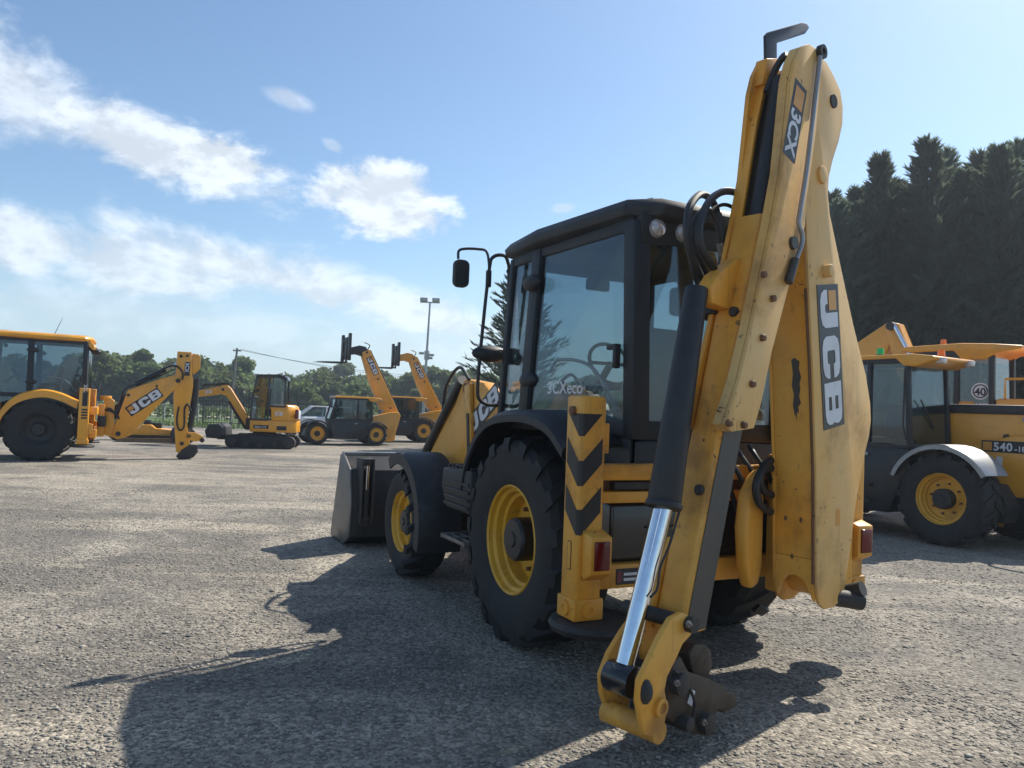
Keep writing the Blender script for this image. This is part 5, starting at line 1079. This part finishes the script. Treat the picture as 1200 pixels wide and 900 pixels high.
se = MB(); se.box(.1, .6, .4, .85, 1.75, 1.95); se.box(.05, .2, .4, .85, 1.9, 2.55); se.build('seat', 'seat_cloth', ex, bevel=.04)
beacon(ex, .62, .95, 3.16, 'lens_orange')
sg = MB().lathe([(.001, .0035), (.15, .0035), (.155, .002), (.155, 0)], (-.10, 1.125, 2.28), (0, 1, 0), 24).build('speed_sticker', 'decal_white', ex, smooth=0)
MB().lathe([(.105, .0042), (.128, .0042), (.128, .0055), (.105, .0055), (.105, .0042)], (-.10, 1.125, 2.28), (0, 1, 0), 28).build('sticker_ring', 'decal_black', sg, smooth=0)
text(sg, '40', (-.10, 1.129, 2.205), (-1, 0, 0), (0, 0, 1), (0, 1, 0), .19, 'decal_black', bold=.03, depth=.001, align='CENTER')
text(ex, 'HYDRADIG', (-.02, 1.124, 1.98), (-1, 0, 0), (0, 0, 1), (0, 1, 0), .115, 'decal_white', bold=.02, depth=.003)
MB().prism([(.28, 1.97), (.0, 1.97), (.0, 2.09), (.28, 2.09)], 1.124, 1.127, fy).build('badge', 'decal_orange', ex)
hr = MB(); hr.tube([(-.5, 1.12, 2.15), (-.5, 1.12, 2.5), (-1.75, 1.12, 2.5), (-1.75, 1.12, 2.1)], .025, 8); hr.build('handrail', 'yellow_clean', ex)
MB().box(-1.5, -.9, .9, 1.16, 2.14, 2.42).build('side_locker', 'yellow_clean', ex, bevel=.03)
MB().ell((-.86, .95, 3.0), .09, .09, .07).build('work_lamp', 'lens_clear', ex)
# arm folded in front of the cab
eb1 = MB().prism([(.9, 1.55), (1.25, 1.5), (1.95, 2.7), (2.22, 3.65), (2.15, 3.80), (1.95, 3.78), (1.55, 2.8)], -.35, -.05, fy).build('boom', 'yellow_clean', ex, bevel=.02)
MB().prism([(1.98, 3.76), (2.18, 3.82), (3.1, 3.25), (3.9, 2.3), (3.8, 2.2), (3.5, 2.3), (2.2, 3.15)], -.32, -.08, fy).build('dipper', 'yellow_clean', ex, bevel=.02)
MB().cyl((1.50, -.02, 2.75), (2.02, -.02, 3.74), .045, 12).build('boom_ram', 'chrome', eb1)
MB().cyl((2.08, -.40, 3.72), (2.08, .03, 3.72), .09, 16).build('pivot_pin', 'dark_iron', eb1)
# ------------------------------------------------------------------ cars behind the handlers
def car(loc, rz, mat, label):
    c = empty('parked_car', loc, rz, label, 'car')
    def ring(x, w_, zlo, zhi, tuck=.04): return [(x, -w_ + tuck, zlo), (x, w_ - tuck, zlo), (x, w_, zlo + .18), (x, w_ - .02, zhi - .06), (x, w_ - .10, zhi), (x, -w_ + .10, zhi), (x, -w_ + .02, zhi - .06), (x, -w_, zlo + .18)]
    b = MB().loft([ring(2.05, .62, .30, .60), ring(1.95, .78, .22, .72), ring(1.4, .86, .20, .86), ring(.9, .87, .20, .94), ring(-1.5, .87, .20, .98), ring(-1.95, .82, .22, .96), ring(-2.08, .72, .32, .80)]); body = b.build('body', mat, c, bevel=.02, smooth=50)
    g_ = MB().loft([[(x, -w_, z0), (x, w_, z0), (x2, w2, z1), (x2, -w2, z1)] for x, w_, z0, x2, w2, z1 in ((1.0, .78, .93, .35, .60, 1.40), (-1.75, .78, .96, -1.45, .60, 1.42))]); g_.build('glasshouse', 'glass_dark', c, bevel=.02)
    r_ = MB(); r_.box(-1.45, .38, -.60, .60, 1.395, 1.445); r_.build('roof', mat, c, bevel=.03)
    p_ = MB()
    for sy in (1, -1):
        for a, bb in (((1.0, .79, .93), (.36, .61, 1.41)), ((-.25, .80, .95), (-.30, .62, 1.42)), ((-1.75, .79, .96), (-1.45, .61, 1.43))): beam(p_, (a[0], sy * a[1], a[2]), (bb[0], sy * bb[1], bb[2]), .05, .07)
    p_.build('pillars', mat, c)
    for x in (1.28, -1.28):
        for sy in (1, -1): wheel(c, (x, sy * .76, .31), sy, .31, .20, .19, rimmat='grey_metal', lugs=0, seg=24, dish=.04)
    for sy in (1, -1):
        MB().ell((2.0, sy * .58, .66), .08, .16, .07).build('headlight', 'lens_clear', c)
        MB().ell((-2.04, sy * .62, .80), .06, .13, .09).build('tail_light', 'lens_red', c)
    return c
car((-9.15, 36.5, 0), R(200), 'white_paint', 'white car half hidden behind the compact telehandler')
car((-4.0, 44.0, 0), R(160), 'dark_car', 'dark car parked beyond the raised telehandlers')

# ------------------------------------------------------------------ attachments on the ground
pal = empty('wooden_pallet', (-12.6, 26.9, 0), R(18), 'low wooden pallet carrying a yellow attachment', 'pallet')
for i in range(6): MB().box(-.95, .95, -.6 + i * .21, -.48 + i * .21, .12, .145).build('board', 'pallet_wood', pal)
for y in (-.5, 0, .5): MB().box(-.95, .95, y - .05, y + .05, 0.0, .119).build('runner', 'pallet_wood', pal)
at = empty('bucket_attachment', (-12.6, 26.9, .146), R(18), 'yellow sweeper attachment lying on the pallet', 'attachment')
a_ = MB(); a_.prism([(-.85, .0), (.85, .0), (.90, .14), (.70, .30), (.20, .34), (.05, .46), (-.25, .46), (-.35, .32), (-.75, .28), (-.92, .12)], -.42, .42, fy); a_.build('housing', 'yellow_clean', at, bevel=.03)
MB().box(-.9, .9, -.48, .48, .02, .10).build('brush_skirt', 'black_plastic', at)
hm = MB(); hm.cyl((-.1, -.15, .46), (-.1, -.15, .62), .12, 12); hm.box(.0, .35, -.1, .2, .34, .52); hm.build('motor', 'black_paint', at, bevel=.02)
def loose_bucket(loc, rz, label):
    r = empty('digging_bucket', loc, rz, label, 'bucket')
    o_ = arc(0, .32, .32, 100, 330, 12) + [(.34, .36), (.30, .42)]; i_ = arc(0, .32, .28, 330, 100, 12)
    s_ = MB().prism(o_ + i_, -.25, .25, fy).build('shell', 'dark_iron', r, bevel=.006)
    for y in (-.25, .23): MB().prism(o_ + [(.0, .66)], y, y + .02, fy).build('side_plate', 'dark_iron', r)
    for y in (-.1, .06): MB().prism([(-.12, .60), (.10, .60), (.06, .80), (-.08, .80)], y, y + .04, fy).build('ear', 'dark_iron', r)
    return r
loose_bucket((-11.25, 26.4, 0), R(60), 'rusty dark digging bucket standing beside the pallet')
loose_bucket((-13.9, 27.2, 0), R(200), 'low dark bucket on the gravel at the far end of the pallet')

# ------------------------------------------------------------------ fences and poles
def bar_fence(x0, y0, x1, y1, label, h=1.55):
    d = Vector((x1 - x0, y1 - y0, 0)); L = d.length; rz = math.atan2(d.y, d.x)
    f = empty('bar_fence', (x0, y0, 0), rz, label, 'fence', 'black bar fences at the back of the yard')
    n = int(L / .16); me = MB().box(-.012, .012, -.012, .012, .12, h - .06).mesh('bar')
    for i in range(1, n):
        o = link('bar', me, 'black_paint', f); o.location = (i * L / n, 0, 0)
    for z in (.18, h - .08): MB().box(0, L, -.02, .02, z - .025, z + .025).build('rail', 'black_paint', f)
    k = max(2, int(L / 2.4))
    for i in range(k + 1): MB().box(i * L / k - .04, i * L / k + .04, -.04, .04, 0, h + .06).build('post', 'black_paint', f)
bar_fence(-18.3, 45.6, -13.9, 45.4, 'black metal bar fence seen to the left of the mini excavator')
bar_fence(-12.6, 45.3, -8.6, 45.2, 'black metal bar fence seen between the mini excavator and the compact telehandler')
wf = empty('wire_fence', (-34, 47.5, 0), R(-1), 'grey wire fence with pale posts along the grass field', 'fence')
for i in range(9): MB().box(i * 2.1 - .05, i * 2.1 + .05, -.05, .05, 0, 1.15).build('post', 'pale_post', wf, bevel=.01)
for z in (.35, .65, .95): MB().tube([(0, 0, z), (16.8, 0, z)], .012, 6).build('wire', 'grey_metal', wf)
MB().box(0, 16.8, -.03, .03, 1.06, 1.12).build('top_rail', 'pale_post', wf)

def at_px(px, py, Y):
    d = FW + (px - 600) / FPX * RT - (py - 450) / FPX * UP; t = Y / d[1]; return Vector((d[0] * t, Y, CAMH + d[2] * t))
pt = at_px(278, 408, 84); base = at_px(270, 480, 84)
up = empty('utility_pole', (base.x, 84, 0), 0, 'leaning wooden utility pole carrying two wires above the hedge', 'pole')
tp_ = Vector((pt.x - base.x, 0, pt.z)); MB().tube([(0, 0, -.1), tuple(tp_)], [.16, .11], 12).build('pole_shaft', 'pole_wood', up)
MB().box(tp_.x - .45, tp_.x + .45, -.06, .06, tp_.z - .35, tp_.z - .22).build('crossarm', 'pole_wood', up)
for s_ in (-.4, .4): MB().cyl((tp_.x + s_, 0, tp_.z - .22), (tp_.x + s_, 0, tp_.z - .08), .05, 8).build('insulator', 'white_paint', up)
e_ = at_px(585, 470, 120)
up2 = empty('utility_pole', (e_.x, 120, 0), 0, 'far wooden utility pole at the other end of the wires', 'pole')
MB().tube([(0, 0, -.1), (0, 0, 7.0)], [.16, .12], 10).build('pole_shaft', 'pole_wood', up2); MB().box(-.45, .45, -.06, .06, 6.6, 6.75).build('crossarm', 'pole_wood', up2)
for k, s_ in enumerate((-.4, .4)):
    a, b = Vector((base.x + tp_.x + s_, 84, tp_.z - .08)), Vector((e_.x + s_, 120, 6.8)); pts = []
    for i in range(17):
        t = i / 16; p = a.lerp(b, t); p.z -= 4 * t * (1 - t) * (1.1 + .3 * k); pts.append(tuple(p))
    tag(MB().tube(pts, .022, 5).build('overhead_wire', 'hose', None), 'thin overhead wire strung from the leaning utility pole', 'wire', 'overhead wires')
lt = at_px(504, 354, 78)
lp = empty('floodlight_mast', (lt.x - .25, 78, 0), 0, 'tall grey floodlight mast with two lamp heads', 'light mast')
MB().tube([(0, 0, 0), (.12, 0, lt.z * .5), (.25, 0, lt.z)], [.17, .13, .09], 12).build('mast', 'grey_metal', lp)
MB().box(-.75, 1.25, -.05, .05, lt.z - .10, lt.z + .02).build('crossbar', 'grey_metal', lp)
for s_ in (-.62, .62): MB().box(.25 + s_ - .38, .25 + s_ + .38, -.35, .12, lt.z + .02, lt.z + .40).build('floodlight', 'grey_metal', lp, bevel=.05)
zc = at_px(502, 416, 78).z
for s_, dz in ((-.55, .15), (.5, 0), (.35, -.3)): MB().box(.15 + s_ - .25, .15 + s_ + .25, -.15, .15, zc + dz - .12, zc + dz + .12).build('camera_box', 'grey_metal', lp, bevel=.04)
MB().cyl((.15, 0, zc - .5), (.15, 0, zc + .4), .26, 12).build('cabinet', 'grey_metal', lp)

# ------------------------------------------------------------------ trees
def leaf_tris(centers, size, n, flat=.5):
    """n leaf quads around the given centres"""
    k = len(centers); c = np.repeat(np.asarray(centers), n, 0)
    return c
def quads(P, A, B): 
    V = np.stack([P - A, P + B, P + A, P - B], 1); return V.reshape(-1, 3), np.arange(len(P) * 4)
def broadleaf(name, h, wd, seed, nleaf=3600, size=.22):
    rg = np.random.default_rng(seed); cl = []
    nb = 26
    for i in range(nb):
        t = rg.random(); z = h * (.22 + .72 * t); rr = wd * (.55 + .45 * math.sin(math.pi * min(1, .25 + t * .75))) * (1 - .55 * max(0, t - .55) / .45)
        a = rg.random() * 6.283; q = rr * math.sqrt(rg.random()); cl.append((math.cos(a) * q, math.sin(a) * q, z, wd * (.22 + .22 * rg.random())))
    cl = np.array(cl); idx = rg.integers(0, nb, nleaf)
    d = rg.normal(size=(nleaf, 3)); d /= np.linalg.norm(d, axis=1)[:, None]; r = cl[idx, 3] * rg.random(nleaf) ** .4
    P = cl[idx, :3] + d * r[:, None] * np.array([1, 1, .8]); P[:, 2] = np.maximum(P[:, 2], .15)
    A = rg.normal(size=(nleaf, 3)); A /= np.linalg.norm(A, axis=1)[:, None]; B = np.cross(A, rg.normal(size=(nleaf, 3))); B /= np.linalg.norm(B, axis=1)[:, None]
    s = size * (.5 + rg.random(nleaf))[:, None]
    V, F = quads(P, A * s, B * s * .7)
    return fast_mesh(name, V, 4, F, 'leaf_broad'), cl
def trunk_mesh(h, r, cl=None, lean=0.):
    mb = MB(); mb.tube([(0, 0, -.15), (.02 * h * lean, 0, h * .3), (0, .02 * h, h * .62), (0, 0, h * .9)], [r * 1.25, r, r * .6, r * .15], 8)
    if cl is not None:
        for c in cl[:9]: mb.tube([(0, 0, h * .3 + .1 * c[2]), (c[0] * .5, c[1] * .5, c[2] * .8), tuple(c[:3])], [r * .4, r * .25, r * .08], 5)
    return mb.mesh('trunk')
BL = []
for i, (h, wd) in enumerate(((5.2, 2.3), (6.0, 2.1), (4.4, 2.6), (5.4, 2.8), (7.2, 1.9))):
    cm, cl = broadleaf('crown', h, wd, 40 + i); BL.append((cm, trunk_mesh(h, .13 * h / 5, cl), h))
def plant(x, y, v, s, rz, label, group, sz=1.):
    cm, tm, h = v; t = empty('broadleaf_tree', (x, y, 0), rz, label, 'tree', group); t.scale = (s, s, s * sz)
    link('crown', cm, None, t); link('trunk', tm, 'bark', t)
r_ = random.Random(5)
lab = 'bushy green tree in the dense tree line beyond the field'
for i in range(64):     # the tree line: spaced along the far hedge
    px = 70 + 500 * i / 63 + r_.uniform(-5, 5); Y = 96 + r_.uniform(-9, 12); p = at_px(px, 480, Y)
    s = r_.uniform(.88, 1.14) * (1.0 if px < 330 else .96); plant(p.x, Y, BL[r_.randrange(4)], s, r_.uniform(0, 6.28), lab, 'trees in the line beyond the field')
for i in range(22):     # a second row behind
    px = 80 + 480 * i / 21 + r_.uniform(-9, 9); Y = 135 + r_.uniform(-8, 10); p = at_px(px, 480, Y)
    plant(p.x, Y, BL[r_.randrange(4)], r_.uniform(1.2, 1.45), r_.uniform(0, 6.28), lab, 'trees in the line beyond the field')
for i in range(40):     # the line goes on past both sides of what the machines leave open
    px = -170 + 17 * i if i < 14 else 580 + (i - 14) * 17; Y = 97 + r_.uniform(-8, 10); p = at_px(px + r_.uniform(-5, 5), 480, Y)
    plant(p.x, Y, BL[r_.randrange(4)], r_.uniform(.9, 1.12), r_.uniform(0, 6.28), lab, 'trees in the line beyond the field')
p = at_px(166, 480, 92); plant(p.x, 92, BL[4], 1.0, 1.0, 'taller round-topped tree rising above the tree line', None)
p = at_px(352, 480, 88); plant(p.x, 88, BL[2], .92, 2.0, 'darker rounded tree in front of the tree line', None)
hg = at_px(120, 490, 64)
# low hedge along the wire fence
def hedge(x0, x1, y, h, label):
    n = 5200; rg = np.random.default_rng(3); P = np.stack([x0 + (x1 - x0) * rg.random(n), y + rg.normal(size=n) * .45, .1 + h * rg.random(n) ** .8], 1)
    A = rg.normal(size=(n, 3)); A /= np.linalg.norm(A, axis=1)[:, None]; B = np.cross(A, rg.normal(size=(n, 3))); B /= np.linalg.norm(B, axis=1)[:, None]
    V, F = quads(P, A * .13, B * .09); tag(link('hedge', fast_mesh('hedge', V, 4, F, 'leaf_broad'), None), label, 'hedge')
hedge(-48, -6, 56, .95, 'low clipped green hedge running behind the wire fence')

def conifer(name, h, rbase, seed, nbr=420, per=34):
    """feathery cypress: upswept branches carrying many narrow sprays"""
    rg = np.random.default_rng(seed); Ps, As, Bs = [], [], []; mbt = MB()
    mbt.tube([(0, 0, -.2), (.03, 0, h * .5), (0, .02, h * .985)], [h * .018, h * .011, .012], 8)
    for i in range(nbr):
        t = (i + rg.random()) / nbr; z = h * (.02 + .965 * t ** .9); R_ = rbase * (1 - t) ** .92 * (.5 + 1.0 * rg.random() ** 1.6) + .14
        a = i * 2.39996 + rg.random() * .8; rise = .25 + .55 * t
        b0 = np.array([0, 0, z]); dirv = np.array([math.cos(a), math.sin(a), rise]); tip_ = b0 + dirv * R_; tip_[2] -= .12 * R_ * R_ * .25
        if i % 5 == 0 and R_ > .5: mbt.tube([tuple(b0), tuple(b0 + dirv * R_ * .6)], [.03, .01], 4)
        m_ = per; s = .25 + .75 * rg.random(m_) ** .7
        P = b0 + (tip_ - b0) * s[:, None] + rg.normal(size=(m_, 3)) * .10 * (1.1 - s)[:, None] * R_ ** .5
        side = np.array([-math.sin(a), math.cos(a), 0]); out = np.array([math.cos(a), math.sin(a), .55 + .5 * t])
        sg = np.where(rg.random(m_) < .5, 1, -1)[:, None]
        D_ = out * (.6 + .5 * rg.random((m_, 1))) + side * sg * (.75 * rg.random((m_, 1))) + rg.normal(size=(m_, 3)) * .22
        D_ /= np.linalg.norm(D_, axis=1)[:, None]; ln = (.10 + .17 * rg.random((m_, 1))) * (1.0 if t < .8 else .8)
        W_ = np.cross(D_, rg.normal(size=(m_, 3))); W_ /= np.linalg.norm(W_, axis=1)[:, None]
        Ps.append(P + D_ * ln * .5); As.append(D_ * ln); Bs.append(W_ * ln * .17)
    V, F = quads(np.concatenate(Ps), np.concatenate(As), np.concatenate(Bs))
    return fast_mesh(name, V, 4, F, 'leaf_conifer'), mbt.mesh('trunk')
CO = [conifer('crown', 10.6, 2.5, 60), conifer('crown', 11.2, 2.1, 61), conifer('crown', 9.6, 2.6, 62), conifer('crown', 10.2, 2.2, 63)]
def plant_con(x, y, k, s, rz, label, group=None, wide=1.):
    cm, tm = CO[k]; t = empty('conifer_tree', (x, y, 0), rz, label, 'conifer', group); t.scale = (s * wide, s * wide, s); link('crown', cm, None, t); link('trunk', tm, 'bark', t)
lc = 'tall dark feathery conifer in the dense row beside the yard'
tops = [(962, 262, 27.5, 2), (985, 235, 26, 0), (1004, 222, 28, 3), (1032, 181, 26.5, 1), (1052, 215, 28, 2), (1088, 163, 26, 0), (1108, 178, 28.5, 3), (1128, 200, 26, 1), (1150, 180, 27, 2), (1172, 172, 25.5, 0), (1192, 166, 27, 1), (1220, 175, 26, 3), (1255, 165, 25, 2), (1290, 175, 24, 0)]
hs = [10.6, 11.2, 9.6, 10.2]
for i, (px, py, Y, k) in enumerate(tops):
    p = at_px(px, py, Y); plant_con(p.x, Y, k, p.z / hs[k], i * 1.7, lc, 'conifers in the row beside the yard')
for i in range(9):   # gaps in the row are closed by a second line just behind
    px = 975 + i * 33; p = at_px(px, 225 + 12 * math.sin(i * 2.1), 29.5); plant_con(p.x, 29.5, i % 4, p.z / hs[i % 4], i * 2.3, lc, 'conifers in the row beside the yard')
p = at_px(612, 305, 31); plant_con(p.x, 31, 2, p.z / hs[2], .6, 'single dark conifer standing behind the black cab', None, 1.05)
# ------------------------------------------------------------------ thin haze volume, added to lift the dark conifers
hz = MB().box(-420, 420, -30, 420, -1.0, 22.0)
ho_ = hz.build('haze', None, None, smooth=0); tag(ho_, 'thin pale haze added over the yard to lighten the conifers', 'haze', kind='stuff')
mt = bpy.data.materials.new('haze'); mt.use_nodes = True; k = NT(mt.node_tree)
pv = k.n('ShaderNodeVolumePrincipled'); pv.inputs['Color'].default_value = (.78, .88, 1, 1); pv.inputs['Density'].default_value = .0010; pv.inputs['Anisotropy'].default_value = .45
o_ = k.n('ShaderNodeOutputMaterial'); k.l(pv.outputs[0], o_.inputs['Volume']); ho_.data.materials.append(mt)
